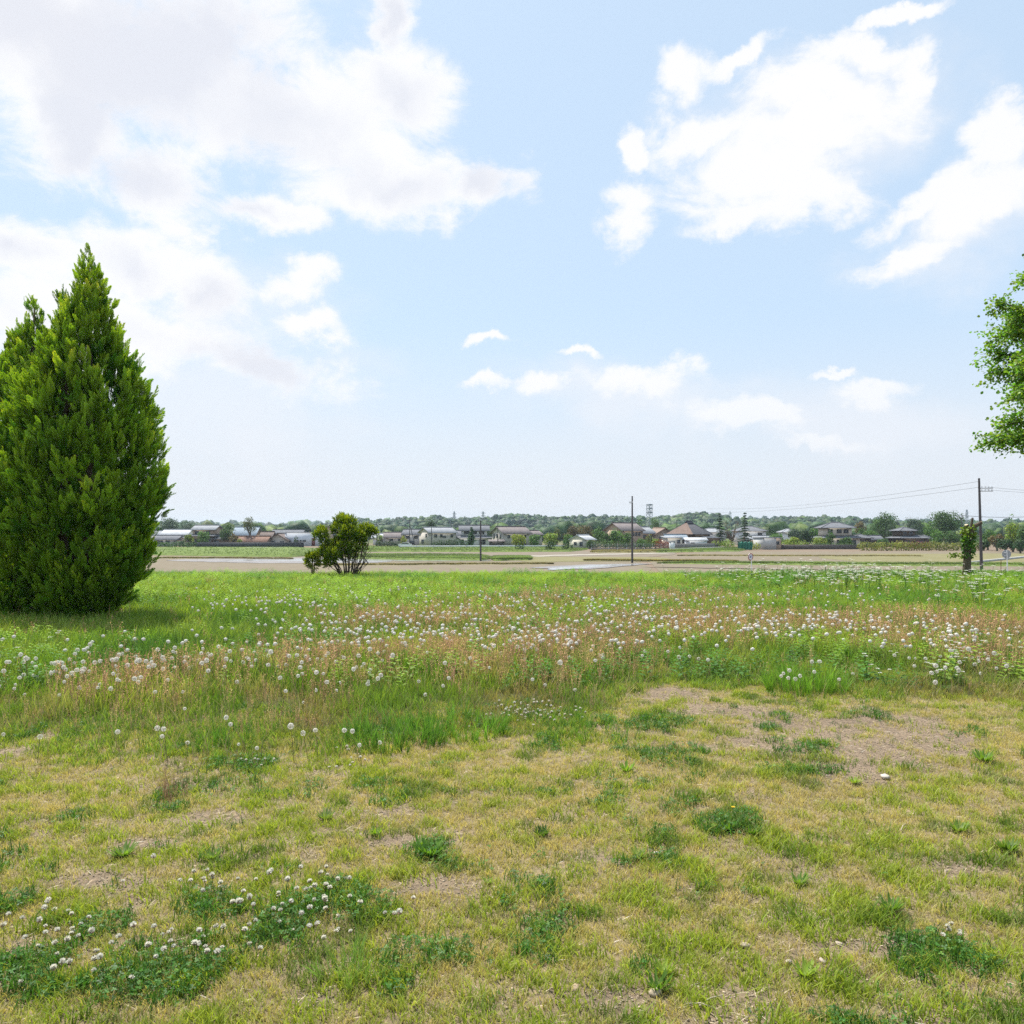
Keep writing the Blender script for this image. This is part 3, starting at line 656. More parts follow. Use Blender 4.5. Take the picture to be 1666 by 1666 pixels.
house('grey_roof_house', 'house with a long plain grey roof showing behind the small gabled cottage', 470, 285, [dict(w=10, d=7, h=3.6, rh=1.3, wall='beige', rf='slate', win=[(-2.5, 2.8, 1.5, .8), (1.5, 2.8, 1.5, .8)])], 5)
house('distant_house', 'pale-roofed house in the distance between the two far left trees', 290, 300, [dict(w=10, d=7, h=3.2, rh=1.8, wall='white', rf='silver', win=[(-2.5, 2.3, 1.5, .8), (2, 2.3, 1.5, .8)])], -6)
house('distant_house', 'pale distant house roof at the left edge above the low bungalow', 262, 310, [dict(w=8, d=7, h=3.0, rh=1.6, wall='white', rf='light', win=[(0, 2.2, 1.5, .8)])], 9)
house('warehouse', 'long pale flat-roofed warehouse with small square windows and a red door', 497, 248, [dict(w=10.2, d=9, h=4.0, roof='flat', ov=.15, wall='pale', rf='silver', win=[(-4.3, 1.5, .4, .8), (-3.6, 1.5, .4, .8), (-1.2, 1.6, .5, .5), (-.3, 1.6, .5, .5), (.8, 1.6, 1, .5)], door=[(3.6, 1.0, 2.4, 'red')])], 0, cat='warehouse')
house('brown_gable_house', 'brown gable-fronted house with white roof edges behind the dark bush', 537, 266, [dict(w=7, d=8, h=4.2, rh=2.2, axis='y', wall='tan', rf='slate', win=[(-1.6, 3.3, 1.2, .9), (1.6, 3.3, 1.2, .9), (0, 1.4, 1.8, 1.2)])], 12)
# centre left
house('two_storey_house', 'pale two-storey house with a light gabled roof left of the long dark hedge', 712, 232, [dict(w=8.6, d=6.4, h=4.1, rh=1.35, ov=.5, wall='beige', rf='light', win=[(-2.4, 3.2, .9, .8), (-.6, 3.2, .7, .8), (2.9, 3.2, .8, .8), (.4, 2.9, 1.1, .5)], lwin=[(-1.2, 3.2, .8, .9), (1.0, 1.5, 1.4, 1.1)])], 34)
house('small_house', 'small grey-roofed house joined behind the left side of the pale two-storey house', 674, 246, [dict(w=5.6, d=6, h=3.6, rh=1.3, wall='grey', rf='slate', win=[(-1.2, 2.7, 1.1, .8), (1.2, 2.7, 1.1, .8), (0, 1.1, 1.4, 1)])], -6)
house('small_house', 'small low house with a pinkish roof beside the yellow-green shrub, left of centre', 643, 262, [dict(w=6.5, d=6, h=2.6, rh=1.4, wall='beige', rf='pinkgrey', win=[(-1.4, 1.7, 1.1, .8), (1.4, 1.7, 1.1, .8)])], 10)
house('small_house', 'low white-walled house with pale roof right of the dark bush', 622, 268, [dict(w=5.4, d=5, h=2.4, rh=1.2, wall='white', rf='silver', win=[(0, 1.5, 1.1, .8)])], 0)
house('small_house', 'small grey-roofed house behind, right of the pale two-storey house', 741, 262, [dict(w=5.5, d=6, h=3.2, rh=1.4, wall='beige', rf='slate', win=[(0, 2.4, 1.2, .8)])], 8)
house('traditional_house', 'large traditional house with tiers of white-edged grey roofs behind the conical green tree', 768, 238, [
    dict(w=10.6, d=7.5, h=2.6, roof='hip', rh=1.2, ov=.9, wall='white', rf='slate', win=[(-3.4, 1.4, 1.7, 1.3), (-.5, 1.4, 1.7, 1.3), (3, 1.4, 1.7, 1.3)]),
    dict(x=.6, y=.4, w=7.6, d=5.2, z=3.2, h=1.7, roof='gable', rh=1.2, ov=.8, wall='white', rf='slate', win=[(-2.2, .9, 1.5, .8), (0, .9, 1.5, .8), (2.2, .9, 1.5, .8)]),
    dict(x=-5.6, y=-1.5, w=4.2, d=5, h=2.0, rh=1.4, axis='y', wall='white', rf='slate', win=[(0, 1.0, 1.3, .8)])], 4)
house('two_storey_house', 'grey-beige two-storey house with a pinkish gabled roof right of the short plain pole', 831, 226, [dict(w=8.4, d=6.8, h=4.0, rh=1.6, ov=.6, wall='beige', rf='pinkgrey', win=[(-2.6, 3.0, .8, .8), (-.2, 3.0, 1.1, .8), (2.4, 3.0, 1.2, .9), (2.2, 1.3, 1.6, 1.1)], lwin=[(-1.5, 3.0, .7, 1.0), (.2, 3.1, 1.1, 1.0), (1.9, 3.0, .7, 1.0)]),
    dict(x=6.6, y=.8, w=5.6, d=5, h=3.5, rh=1.0, ov=.5, wall='beige', rf='pinkgrey', win=[(-1.5, 2.6, 1.2, .9), (1.2, 2.6, 1.2, .9)])], 30)
house('carport', 'low carport with a sloping pinkish roof at the foot of the beige gabled house', 808, 218, [dict(w=4.0, d=3, h=1.6, roof='shed', rh=.5, ov=.3, wall='dark', rf='pinkgrey')], 4, cat='carport')
house('garden_shed', 'cream gable-fronted shed with a pale green-white roof standing at the field edge', 948, 205, [dict(w=4.6, d=5.5, h=2.3, rh=1.0, axis='y', ov=.3, wall='cream', rf='silver', win=[(-.6, 1.3, .7, .7), (1.1, 1.2, .8, 1.0)])], -34, cat='shed')
house('gabled_house', 'brown house with a wide gabled roof behind garden trees, left of the tall plain pole', 1015, 228, [dict(w=8.2, d=7.0, h=4.8, rh=1.9, ov=.6, wall='tan', rf='pinkgrey', win=[(.2, 3.7, .8, 1), (1.4, 3.7, .8, 1), (2.6, 3.7, .8, 1)], lwin=[(0, 4.2, 1.5, .7)]) ,
    dict(x=7.2, y=1.0, w=6.6, d=6, h=4.0, rh=1.6, ov=.5, wall='brown', rf='light', win=[(-1, 3.0, 1.2, .8), (1.4, 3.0, 1.2, .8)])], 36)
house('gabled_house', 'brown end house with a steep grey gable right of the tall plain pole', 1073, 236, [dict(w=7, d=6, h=3.4, rh=1.9, axis='y', wall='tan', rf='tan', win=[(-1.2, 2.4, 1, .8), (1.2, 2.4, 1, .8)])], 18)
# the big hipped farmhouse
house('hipped_farmhouse', 'farmhouse with a huge steep brown hipped roof and a short dark ridge cap', 1121, 230, [
    dict(w=8.8, d=8.2, h=3.6, roof='hip', rh=3.4, ov=.6, ridge=1.1, wall='wood', rf='dark', win=[(-2.2, 2.4, 1.5, 1.1), (1.8, 2.4, 1.5, 1.1)]),
    dict(w=2.6, d=1.0, z=6.6, h=.25, roof='gable', rh=.35, ov=.15, wall='dark', rf='dark'),
    dict(x=2.6, y=-5.0, w=6.6, d=3, h=2.5, roof='shed', rh=.7, ov=.3, wall='wood', rf='slate')], 44, two='redbrown')
house('annexe', 'small annexe with a blue-grey gabled roof in front of the big brown hipped roof', 1098, 219, [dict(w=5.2, d=4.5, h=2.4, rh=1.0, wall='dark', rf='blue', win=[(.5, 1.3, 1.2, 1.0)])], 8, cat='annexe')
house('garden_shed', 'beige shed with one dark window at the end of the mesh fence', 1093, 206, [dict(w=4.4, d=3.4, h=2.7, roof='shed', rh=.4, ov=.25, wall='cream', rf='light', win=[(1.3, 1.7, .7, 1.0)])], 5, cat='shed')
house('white_roof_shed', 'open shed with a bright white sloping roof in front of the big hipped farmhouse', 1132, 212, [dict(w=5.4, d=3.5, h=2.0, roof='shed', rh=.7, ov=.35, wall='pale', rf='silver', win=[(-1, 1.1, .9, .7)])], -6, cat='shed')
house('small_house', 'grey-roofed low house between the big hipped farmhouse and the first tall conifer', 1157, 262, [dict(w=8, d=6, h=4.2, roof='hip', rh=1.2, wall='grey', rf='light', win=[(-2, 3.2, 1.4, .8), (1.8, 3.2, 1.4, .8)])], 0)
house('distant_house', 'pale two-storey house with a grey hipped roof behind the second tall conifer', 1218, 268, [dict(w=9, d=7, h=4.6, roof='hip', rh=1.6, wall='white', rf='slate', win=[(-2.4, 3.6, 1.4, .9), (2.4, 3.6, 1.4, .9)])], 6)
house('small_house', 'low house with a pale roof left of the beige box shed', 1232, 250, [dict(w=7, d=5, h=2.0, rh=.9, wall='beige', rf='light', win=[(0, 1.2, 1.4, .8)])], -4)
house('storage_shed', 'beige box-shaped storage shed with a flat roof beside the green netting', 1244, 196, [dict(w=3.6, d=5.0, h=2.8, roof='flat', ov=.12, wall='grey', rf='light'), dict(x=2.7, y=.6, w=1.9, d=3.8, h=2.75, roof='flat', ov=.05, wall='tan', rf='light', win=[(0, 1.6, .8, .7)])], 8, cat='shed')
house('distant_house', 'small pale-roofed house between the garden trees right of the box shed', 1281, 290, [dict(w=5, d=5, h=4.2, roof='hip', rh=1.2, wall='white', rf='light', win=[(0, 3.2, 1.2, .8)])], 0)
house('hipped_roof_house', 'two-storey house with wide grey hipped roofs in the garden behind the long low wall', 1361, 222, [
    dict(w=10.2, d=7.5, h=2.7, roof='hip', rh=1.1, ov=.9, wall='cream', rf='slate', win=[(-3.4, 1.4, 1.6, 1.3), (0, 1.4, 1.9, 1.5), (3.2, 1.4, 1.6, 1.3)]),
    dict(x=-.4, y=.3, w=7.4, d=5.6, z=3.3, h=2.2, roof='hip', rh=1.5, ov=1.0, wall='cream', rf='slate', win=[(-2.0, 1.2, 1.2, 1.0), (.4, 1.2, 1.2, 1.0), (2.2, 1.2, 1.2, 1.0)]),
    dict(x=6.2, y=.2, w=4.4, d=5, h=2.6, roof='hip', rh=1.0, ov=.6, wall='dark', rf='slate', win=[(0, 1.3, 1.4, 1.0)])], -6)
house('outbuilding', 'dark outbuilding with a grey roof left of the small orange-brown tree', 1410, 224, [dict(w=6.5, d=5, h=2.2, rh=.9, wall='dark', rf='slate', win=[(-1.5, 1.1, 1.4, .9)])], 3, cat='outbuilding')
house('hipped_roof_house', 'dark-walled house with two stacked grey hipped roofs behind the red azalea hedge', 1477, 224, [
    dict(w=7.6, d=6.5, h=2.6, roof='hip', rh=1.15, ov=.7, wall='wood', rf='slate', win=[(-2, 1.4, 1.4, 1.1), (1.6, 1.4, 1.4, 1.1)]),
    dict(x=-1.1, y=.3, w=4.2, d=4.4, z=3.2, h=1.4, roof='hip', rh=1.0, ov=.6, wall='wood', rf='slate', win=[(-.9, .8, .9, .7), (.9, .8, .9, .7)]),
    dict(x=5.0, y=.5, w=2.8, d=4, h=2.3, roof='hip', rh=.9, ov=.5, wall='wood', rf='slate', win=[(0, 1.3, 1.0, .8)])], 4)

# ------------------------------------------------------------------ trees round the houses
g1, g2, g3, g4, g5 = (.065, .13, .03), (.095, .19, .035), (.20, .27, .035), (.04, .08, .03), (.28, .32, .04)
br1, br2, gr = (.15, .12, .05), (.13, .15, .05), (.06, .10, .055)
for a in [
 (275, 320, 841, 18, gr, 'grey-green domed tree against the sky, leftmost beyond the fields'), (311, 330, 847, 18, gr, 'low wide grey-green tree behind the far left rooftops'),
 (331, 238, 865, 13, g2, 'round bright green tree in front of the brown two-storey house'), (308, 244, 869, 10, g3, 'yellow-green bush-like tree left of the brown two-storey house'),
 (371, 246, 851, 13, g1, 'green tree just right of the brown two-storey house'), (379, 238, 866, 8, br1, 'olive-brown tree at the foot of the green tree by the brown house'),
 (429, 246, 864, 9, g2, 'green tree right of the tall pine among the brown roofs'), (390, 236, 876, 5, g3, 'tiny yellow-green tree behind the black fence'),
 (482, 235, 872, 4, g4, 'small dark tree in front of the white warehouse'),
 (701, 270, 842, 10, g4, 'dark rounded tree behind the roof of the pale two-storey house'), (655, 226, 871, 7, g5, 'yellow-green shrub-tree beside the white car'),
 (617, 240, 868, 6, g3, 'light green small tree by the leaning braced pole'),
 (842, 214, 870, 15, g5, 'wide yellow-green tree in front of the beige house with the pinkish roof'), (870, 216, 868, 11, g2, 'mid green tree between two yellow-green trees right of centre'),
 (896, 214, 866, 14, g3, 'yellowish tree left of the brown-green trees, at the guard rail end'), (905, 226, 858, 9, br2, 'olive tree rising behind the yellowish tree'),
 (930, 250, 855, 15, br1, 'brownish tree left above the cream shed'), (953, 248, 854, 14, br1, 'brownish tree right above the cream shed'), (924, 222, 868, 10, g2, 'dark green tree touching the left side of the cream shed'),
 (907, 262, 850, 4, g4, 'thin dark treetop rising in the middle of the olive trees'), (975, 240, 856, 12, g2, 'fresh green tree right behind the cream shed'),
 (960, 200, 878, 9, g1, 'low dark green tree in front of the cream shed roof'),
 (985, 214, 866, 13, g1, 'green garden tree right of the cream shed, left of three'), (1003, 212, 862, 15, g2, 'green garden tree below the wide brown gable, middle of three'), (1019, 214, 866, 11, g1, 'green garden tree next to the tall plain pole, right of three'),
 (1042, 206, 876, 8, g2, 'round green tree just right of the tall plain pole'), (1057, 208, 869, 8, br2, 'orange-tipped dark tree between the pole and the mesh-fence shed'), (1066, 206, 876, 7, g3, 'yellow-green low tree left of the red-leaved shrub'),
 (1064, 275, 842, 12, g1, 'green tree behind the roofs under the lattice mast'), (1040, 280, 844, 12, g1, 'wide green treetop left of the lattice mast'),
 (1262, 226, 868, 15, g2, 'green tree right behind the box shed'), (1290, 216, 873, 13, g3, 'yellow-green clipped tree in the garden, left of the dark pine'), (1312, 214, 860, 12, g4, 'dark layered pine left of the hipped house'),
 (1335, 208, 872, 12, g3, 'yellow-green tree in front of the hipped house, left side'), (1351, 208, 862, 8, g1, 'dark green slim tree in front of the middle of the hipped house'), (1376, 206, 874, 12, g1, 'grey-green low tree at the right of the hipped house front'),
 (1325, 260, 858, 12, g2, 'fresh green tree behind the left of the hipped house'), (1296, 275, 860, 14, gr, 'dull green tree far behind the garden wall'),
 (1400, 250, 848, 12, br1, 'orange-brown tree right of the hipped roof'), (1400, 236, 858, 9, g1, 'slim dark tree right of the hipped house'), (1416, 230, 862, 13, g2, 'green tree between the hipped house and the stacked-roof house'),
 (1437, 262, 832, 21, g1, 'tall broad green tree left of the stacked-roof house'), (1452, 246, 850, 10, gr, 'blue-green tree in front of the tall broad green tree'), (1438, 208, 874, 11, g1, 'green shrub-tree at the left end of the tea hedge'),
 (1538, 236, 830, 26, g1, 'largest dome-shaped green tree left of the ivy-clad stump'), (1515, 226, 848, 13, g2, 'lighter green tree at the lower left of the large dome-shaped tree'), (1525, 214, 862, 12, g2, 'small pale green tree in front of the large dome-shaped tree'), (1550, 220, 862, 14, g1, 'dark green tree under the right side of the large dome-shaped tree'),
 (1490, 290, 842, 18, gr, 'sparse grey-green tree behind the stacked-roof house'), (1575, 232, 862, 14, br2, 'olive tree directly behind the ivy-clad stump'),
 (1607, 190, 862, 15, g2, 'fresh green tree right of the right-hand utility pole'), (1622, 180, 868, 13, br1, 'brownish low tree between the right pole and the round sign back'), (1648, 170, 850, 15, g3, 'yellow-green tree behind the round sign back'),
 (1645, 185, 836, 9, g2, 'tall thin bright green treetop above the round sign back'), (1672, 160, 852, 18, g1, 'green tree at the right edge of the view below the leafy crown'), (1600, 182, 876, 14, g1, 'dark green tree behind the foot of the right-hand utility pole'), (1636, 168, 876, 14, g4, 'dark low tree behind the round sign back'),
 (1660, 158, 878, 14, g4, 'dark shrub-like tree at the right end of the fields'), (1700, 165, 845, 22, g2, 'big green tree beyond the right edge of the frame'),
 ]: tree(*a, group=None if 'edge of the frame' in a[5] else 'garden trees among the houses')
tree(407, 242, 840, 12, br2, 'tall pine with a clear trunk rising above the left roofs', name='pine_tree', trunk=.45, lobes=9)
tree(767, 216, 858, 8, (.05, .12, .035), 'conical green tree in front of the traditional house', name='conifer_tree', style='cone')
tree(1171, 236, 835, 11, g4, 'first of two tall ragged conifers right of the hipped farmhouse', name='conifer_tree', style='cone')
tree(1212, 236, 834, 11, g4, 'second tall conifer, just above the round speed sign', name='conifer_tree', style='cone')
tree(1190, 246, 845, 14, (.20, .14, .10), 'thin pinkish half-bare tree between the two tall conifers', name='bare_tree', style='bare')
tree(1475, 300, 842, 16, (.12, .12, .07), 'thin leafless-looking grey tree left of the large dome-shaped tree', name='bare_tree', style='bare')
# far grove filling the ground between the houses and the hills
def grove():
    r = np.random.default_rng(77); n = 420; ch = []
    for i in range(n):
        Y = r.uniform(330, 560); px = r.uniform(-150, 1800); R = r.uniform(2.5, 5); x = X(px, Y); z = FZ + R * r.uniform(.5, 1.1)
        V = IV2 * (1 + .2 * r.standard_normal(len(IV2)))[:, None]
        c = GREENS[r.integers(0, len(GREENS))] * r.uniform(.8, 1.2)
        ch.append((V * R * np.array([1.2, 1, .9]) + np.array([x, Y, z]), IF2, np.clip(np.tile(c, (len(V), 1)) * (1 + .3 * r.standard_normal((len(V), 1))), .01, 1)))
    V, Fc, C = join(ch); ob = link_mesh('far_grove', new_mesh('far_grove', V, Fc, C, [M['far_leaf']])); tag(ob, 'low belt of trees between the last houses and the hills', 'woodland', kind='stuff')
grove()
shrub_row('hedge', 'clipped dark green hedge at the far left behind the grass', (255, 318), 212, 1.7, (.05, .11, .03), 'hedge')
shrub_row('hedge', 'short dark clipped hedge right of the dark bush', (612, 650), 222, 1.9, g4, 'hedge')
shrub_row('hedge', 'long dark green hedge in front of the traditional house', (703, 760), 214, 2.2, g4, 'hedge')
shrub_row('tea_hedge', 'long yellow-green tea hedge at the right edge of the fields', (1398, 1600), 182, 2.0, (.22, .24, .05), 'hedge')
shrub_row('azalea_hedge', 'dark red azalea hedge in front of the stacked-roof house', (1459, 1512), 205, 1.8, (.17, .035, .03), 'hedge')
shrub_row('shrub', 'red-leaved shrub left of the beige shed with one window', (1069, 1088), 200, 2.3, (.22, .055, .035), 'shrub')
shrub_row('shrub', 'round dark shrub standing on the grass bank under the yellow-green tree', (840, 852), 184, 1.5, g4, 'shrub', group='dark shrubs on the grass bank')
shrub_row('shrub', 'dark upright shrub at the end of the guard rail', (891, 899), 180, 2.1, g4, 'shrub', group='dark shrubs on the grass bank')
shrub_row('shrub', 'dark shrub left of the cream shed on the bank', (918, 928), 182, 1.9, g4, 'shrub', group='dark shrubs on the grass bank')
shrub_row('shrub', 'yellow-green shrub below the first tall conifer', (1160, 1192), 205, 2.2, g3, 'shrub')
shrub_row('shrub', 'clipped yellow-green shrubs right of the box shed', (1270, 1312), 204, 2.0, g3, 'shrub')
shrub_row('shrub', 'yellow-green shrubs with white flowers leaning on the box shed', (1217, 1236), 190, 1.9, g5, 'shrub')
shrub_row('shrub', 'row of clipped shrubs behind the long low wall', (1320, 1392), 202, 1.5, g1, 'shrub')
shrub_row('shrub', 'leafy shrubs behind the mesh fence', (962, 1060), 204, 2.0, g1, 'shrub')

# ------------------------------------------------------------------ walls, fences, rails, poles
def fence_line(name, label, cat, p0, p1, Y0, Y1, h, m, posts=None, post_m=None, part='panel', th=.12, rail=False, group=None):
    a = Vector((X(p0, Y0), Y0, 0)); b = Vector((X(p1, Y1), Y1, 0)); L_ = (b - a).length
    root = empty(name, (a.x, a.y, FZ), math.atan2(b.y - a.y, b.x - a.x), label, cat, group)
    mb = MB()
    if rail: mb.box(0, L_, -.04, .04, h - .32, h); mb.box(0, L_, -.055, -.04, h - .2, h - .12)
    else: mb.box(0, L_, -th / 2, th / 2, -.1, h); 
    mb.build(part, m, root)
    if posts:
        n = int(L_ / posts)
        for i in range(n + 1):
            pm = MB(); pm.box(i * L_ / n - .06, i * L_ / n + .06, -.12, .12 if not rail else .1, -.1, h + .05); pm.build('post', post_m or m, root)
    return root
M['blackfence'] = mat('black_fence', base=(.045, .047, .055), rough=.6, noise=(1, .2))
M['block'] = mat('block_wall', base=(.21, .20, .19), rough=.9, noise=(1.2, .25))
M['blockdark'] = mat('block_wall_dark', base=(.11, .095, .085), rough=.9, noise=(1.2, .25))
fence_line('black_fence', 'long black board fence in front of the left houses', 'fence', 318, 494, 214, 214, 1.5, M['blackfence'], 3.0)
fence_line('kerb_wall', 'low pale concrete kerb below the black fence', 'kerb', 401, 459, 206, 206, .35, M['concrete'], part='wall', th=.3)
fence_line('guard_rail', 'white guard rail along the road behind the central grass bank', 'guard rail', 650, 918, 200, 206, .85, M['white_metal'], 4.0, M['metal'], 'rail', rail=True)
fence_line('block_wall', 'grey stone wall right of the beige shed with one window', 'wall', 1098, 1170, 198, 205, 1.4, M['block'], part='wall', th=.2)
fence_line('retaining_wall', 'low white concrete wall rising away along the lane beside the grey stone wall', 'wall', 1091, 1184, 178, 206, .55, M['concrete'], part='wall', th=.25)
fence_line('block_wall', 'long low dark wall in front of the hipped house garden', 'wall', 1264, 1398, 196, 198, 1.15, M['blockdark'], 4.0, part='wall', th=.2)
fence_line('field_fence', 'low dark mesh fence in front of the garden trees left of the beige shed', 'fence', 962, 1092, 186, 184, .55, M['blockdark'], 2.0, M['metal'], th=.15)
def meshfence():
    root = empty('mesh_fence', (X(962, 187), 187, FZ), 0, 'light wire mesh fence standing above the low dark wall of the garden trees', 'fence'); L_ = X(1090, 187) - X(962, 187); mb = MB()
    for k in range(7): mb.box(0, L_, -.01, .01, .55 + k * .16, .565 + k * .16)
    for k in range(int(L_ / .45)): mb.box(k * .45, k * .45 + .015, -.01, .01, .5, 1.55)
    mb.build('mesh', M['metal'], root)
    for k in range(10):
        pm = MB(); pm.box(k * L_ / 9 - .03, k * L_ / 9 + .03, .012, .07, -.1, 1.6); pm.build('post', M['metal'], root)
meshfence()
house('gate_pier', 'white rendered wall end at the corner of the mesh fence', 1093.5, 184, [dict(w=1.2, d=.5, h=1.9, roof='flat', ov=.05, wall='white', rf='light')], 0, cat='wall', group=None)
fence_line('ditch_wall', 'pale concrete ditch edge running away between the right fields', 'ditch', 1566, 1720, 104, 152, .3, M['concrete'], part='edge', th=.5)

def net():
    root = empty('green_net', (X(1212, 188), 188, FZ), 0, 'bundle of green farm netting beside the box shed, above the speed sign', 'netting'); r = random.Random(4)
    m = mat('green_net', base=(.03, .22, .15), rough=.6, noise=(4, .4)); mb = MB(); nx_, nz = 16, 8; V = []; 
    for j in range(nz + 1):
        for i in range(nx_ + 1): V.append((-1.6 + 3.2 * i / nx_, -.25 + .28 * math.sin(i * 1.9) + r.uniform(-.08, .08) - j * .03, .1 + 1.9 * j / nz * (1 - .12 * math.sin(i * .7) ** 2)))
    Fq = [(j * (nx_ + 1) + i, j * (nx_ + 1) + i + 1, (j + 1) * (nx_ + 1) + i + 1, (j + 1) * (nx_ + 1) + i) for j in range(nz) for i in range(nx_)]
    V2 = [(a, b + .7, c) for a, b, c in V]; mb.add(V, Fq); mb.add(V2, Fq)
    top = [nz * (nx_ + 1) + i for i in range(nx_ + 1)]; mb.add([V[i] for i in top] + [V2[i] for i in top], [(i, i + 1, nx_ + 2 + i, nx_ + 1 + i) for i in range(nx_)])
    mb.build('net', m, root)
    for x in (-1.6, 0, 1.6):
        pm = MB(); pm.tube([(x, .1, -.1), (x, .1, 2.2)], .04, 6); pm.build('post', M['metal'], root)
net()

def car():
    root = empty('parked_car', (X(659, 221), 221, FZ), math.radians(5), 'small white car parked in front of the house left of centre', 'car')
    pts = [(-1.9, .35), (-1.9, .8), (-1.75, .95), (-1.15, 1.0), (-.65, 1.42), (.75, 1.45), (1.35, 1.0), (1.85, .9), (1.95, .35)]
    mb = MB(); mb.poly_prism(pts, 'y', -.8, .8); mb.build('body', mat('car_white', base=(.72, .73, .74), rough=.25, spec=.6), root)
    g = MB(); g.poly_prism([(-1.05, 1.0), (-.6, 1.36), (.7, 1.38), (1.2, 1.0)], 'y', -.815, -.802); g.poly_prism([(-1.05, 1.0), (-.6, 1.36), (.7, 1.38), (1.2, 1.0)], 'y', .802, .815); g.build('window', M['glass'], root)
    for x in (-1.2, 1.25):
        for s in (-1, 1):
            w = MB(); w.tube([(x, s * .62, .3), (x, s * .83, .3)], .31, 16); wo = w.build('wheel', M['wire'], root); h = MB(); h.tube([(x, s * .831, .3), (x, s * .845, .3)], .17, 12); h.build('rim', M['metal'], wo)
car()

def pole(name, px, Y, top, r0, label, arms=(), lean=0, stay=None, steps=True, group='utility poles', m='pole', double=0, base=FZ):
    x = X(px, Y); H = EYE + (866 - top) / F * Y - base
    root = empty(name, (x, Y, base), 0, label, 'utility pole', group)
    mb = MB(); mb.tube([(0, 0, -.2), (lean * .5, 0, H * .5), (lean, 0, H)], [r0, r0 * .82, r0 * .62], 10); mb.build('shaft', M[m], root)
    if double: mb = MB(); mb.tube([(double, 0, -.2), (lean, 0, H * .95)], [r0 * .8, r0 * .6], 8); mb.build('brace', M[m], root)
    if stay: mb = MB(); mb.tube([(stay, 0, 0), (lean * .8, 0, H * .85)], [r0 * .75, r0 * .6], 8); mb.build('brace', M[m], root)
    for (dz, l, off) in arms:
        mb = MB(); mb.box(off - l / 2, off + l / 2, -r0 - .1, -r0 * .6, H - dz - .035, H - dz + .035); a = mb.build('crossarm', M['metal'], root)
        for q in (-.42, -.14, .14, .42):
            ib = MB(); ib.tube([(off + q * l, -r0 - .05, H - dz + .052), (off + q * l, -r0 - .05, H - dz + .2)], [.04, .055], 6); ib.build('insulator', M['white_metal'], a)
    if steps:
        sb = MB()
        for k in range(int(H / .9)): z = 1.8 + k * .45; s = 1 if k % 2 else -1; t = z / H; sb.tube([(lean * t, 0, z), (lean * t + s * (r0 + .13), 0, z)], .012, 5) if z < H * .9 else None
        sb.build('step_bolts', M['metal'], root)
    return root, H
pole('utility_pole', 782, 116, 847.5, .15, 'short plain dark pole standing left of centre on the field bank')
pole('utility_pole', 1028.6, 109, 807, .15, 'tall plain dark pole standing on the field edge right of centre', arms=[(.95, .5, -.2)])
_, HP = pole('utility_pole', 1597, 87, 778, .17, 'tallest dark pole with crossarms on the right, beside the ivy-clad stump', arms=[(1.1, 1.3, .45), (1.42, 1.3, .45)], lean=-.28)
pole('utility_pole', 532, 250, 848, .16, 'distant pole behind the brown gable house at left', arms=[(.7, 2.2, 0), (1.5, 1.8, 0)])
pole('utility_pole', 613, 226, 849, .14, 'distant A-shaped braced pole right of the dark bush', arms=[(.6, 1.6, 0)], double=1.3)
pole('utility_pole', 666.5, 224, 845, .14, 'distant pole with a leaning brace left of the pale two-storey house', arms=[(.6, 1.4, 0)], stay=1.6)
pole('utility_pole', 702, 220, 855, .14, 'distant thin pole in front of the pale two-storey house', arms=[(.5, 1.0, 0)])
pole('utility_pole', 810, 213, 847, .14, 'distant pole in front of the beige house with the pinkish roof', arms=[(.6, 1.4, 0)])
pole('utility_pole', 1101, 260, 846, .12, 'thin distant pole left of the big brown hipped roof', arms=[(.5, 1.0, 0)])
pole('utility_pole', 1565, 190, 838, .14, 'distant pole end just left above the ivy-clad stump', arms=[(.4, 1.4, -.4)])
def wire(label, a, b, sag, r=.012, grp='overhead wires'):
    mb = MB(); a = Vector(a); b = Vector(b); P = [a.lerp(b, t / 14) - Vector((0, 0, sag * 4 * (t / 14) * (1 - t / 14))) for t in range(15)]
    o = mb.tube([p - a for p in P], r, 5).build('overhead_wire', M['wire'], None, loc=a); tag(o, label, 'wire', grp)
xp = X(1597, 87) - .28; zt = FZ + HP
wire('upper wire running from the tallest right pole far away to the left', (xp, 87, zt - .35), (X(1150, 240), 240, EYE + (866 - 827) / F * 240), 1.2, .016)
wire('lower wire running from the tallest right pole far away to the left', (xp - .1, 87, zt - 1.0), (X(1120, 240), 240, EYE + (866 - 832) / F * 240), 1.2, .016)
wire('upper wire running from the tallest right pole out of view to the right', (xp + .5, 86.8, zt - .95), (xp + 32, 84, zt - .9), .9)
wire('lower wire running from the tallest right pole out of view to the right', (xp + .5, 86.8, zt - 1.25), (xp + 32, 80, zt - 2.2), .6)
wire('low distant wire passing behind the tallest right pole', (X(1560, 190), 190, EYE + (866 - 838) / F * 190), (X(1720, 185), 185, EYE + (866 - 837) / F * 185), .6, .05)

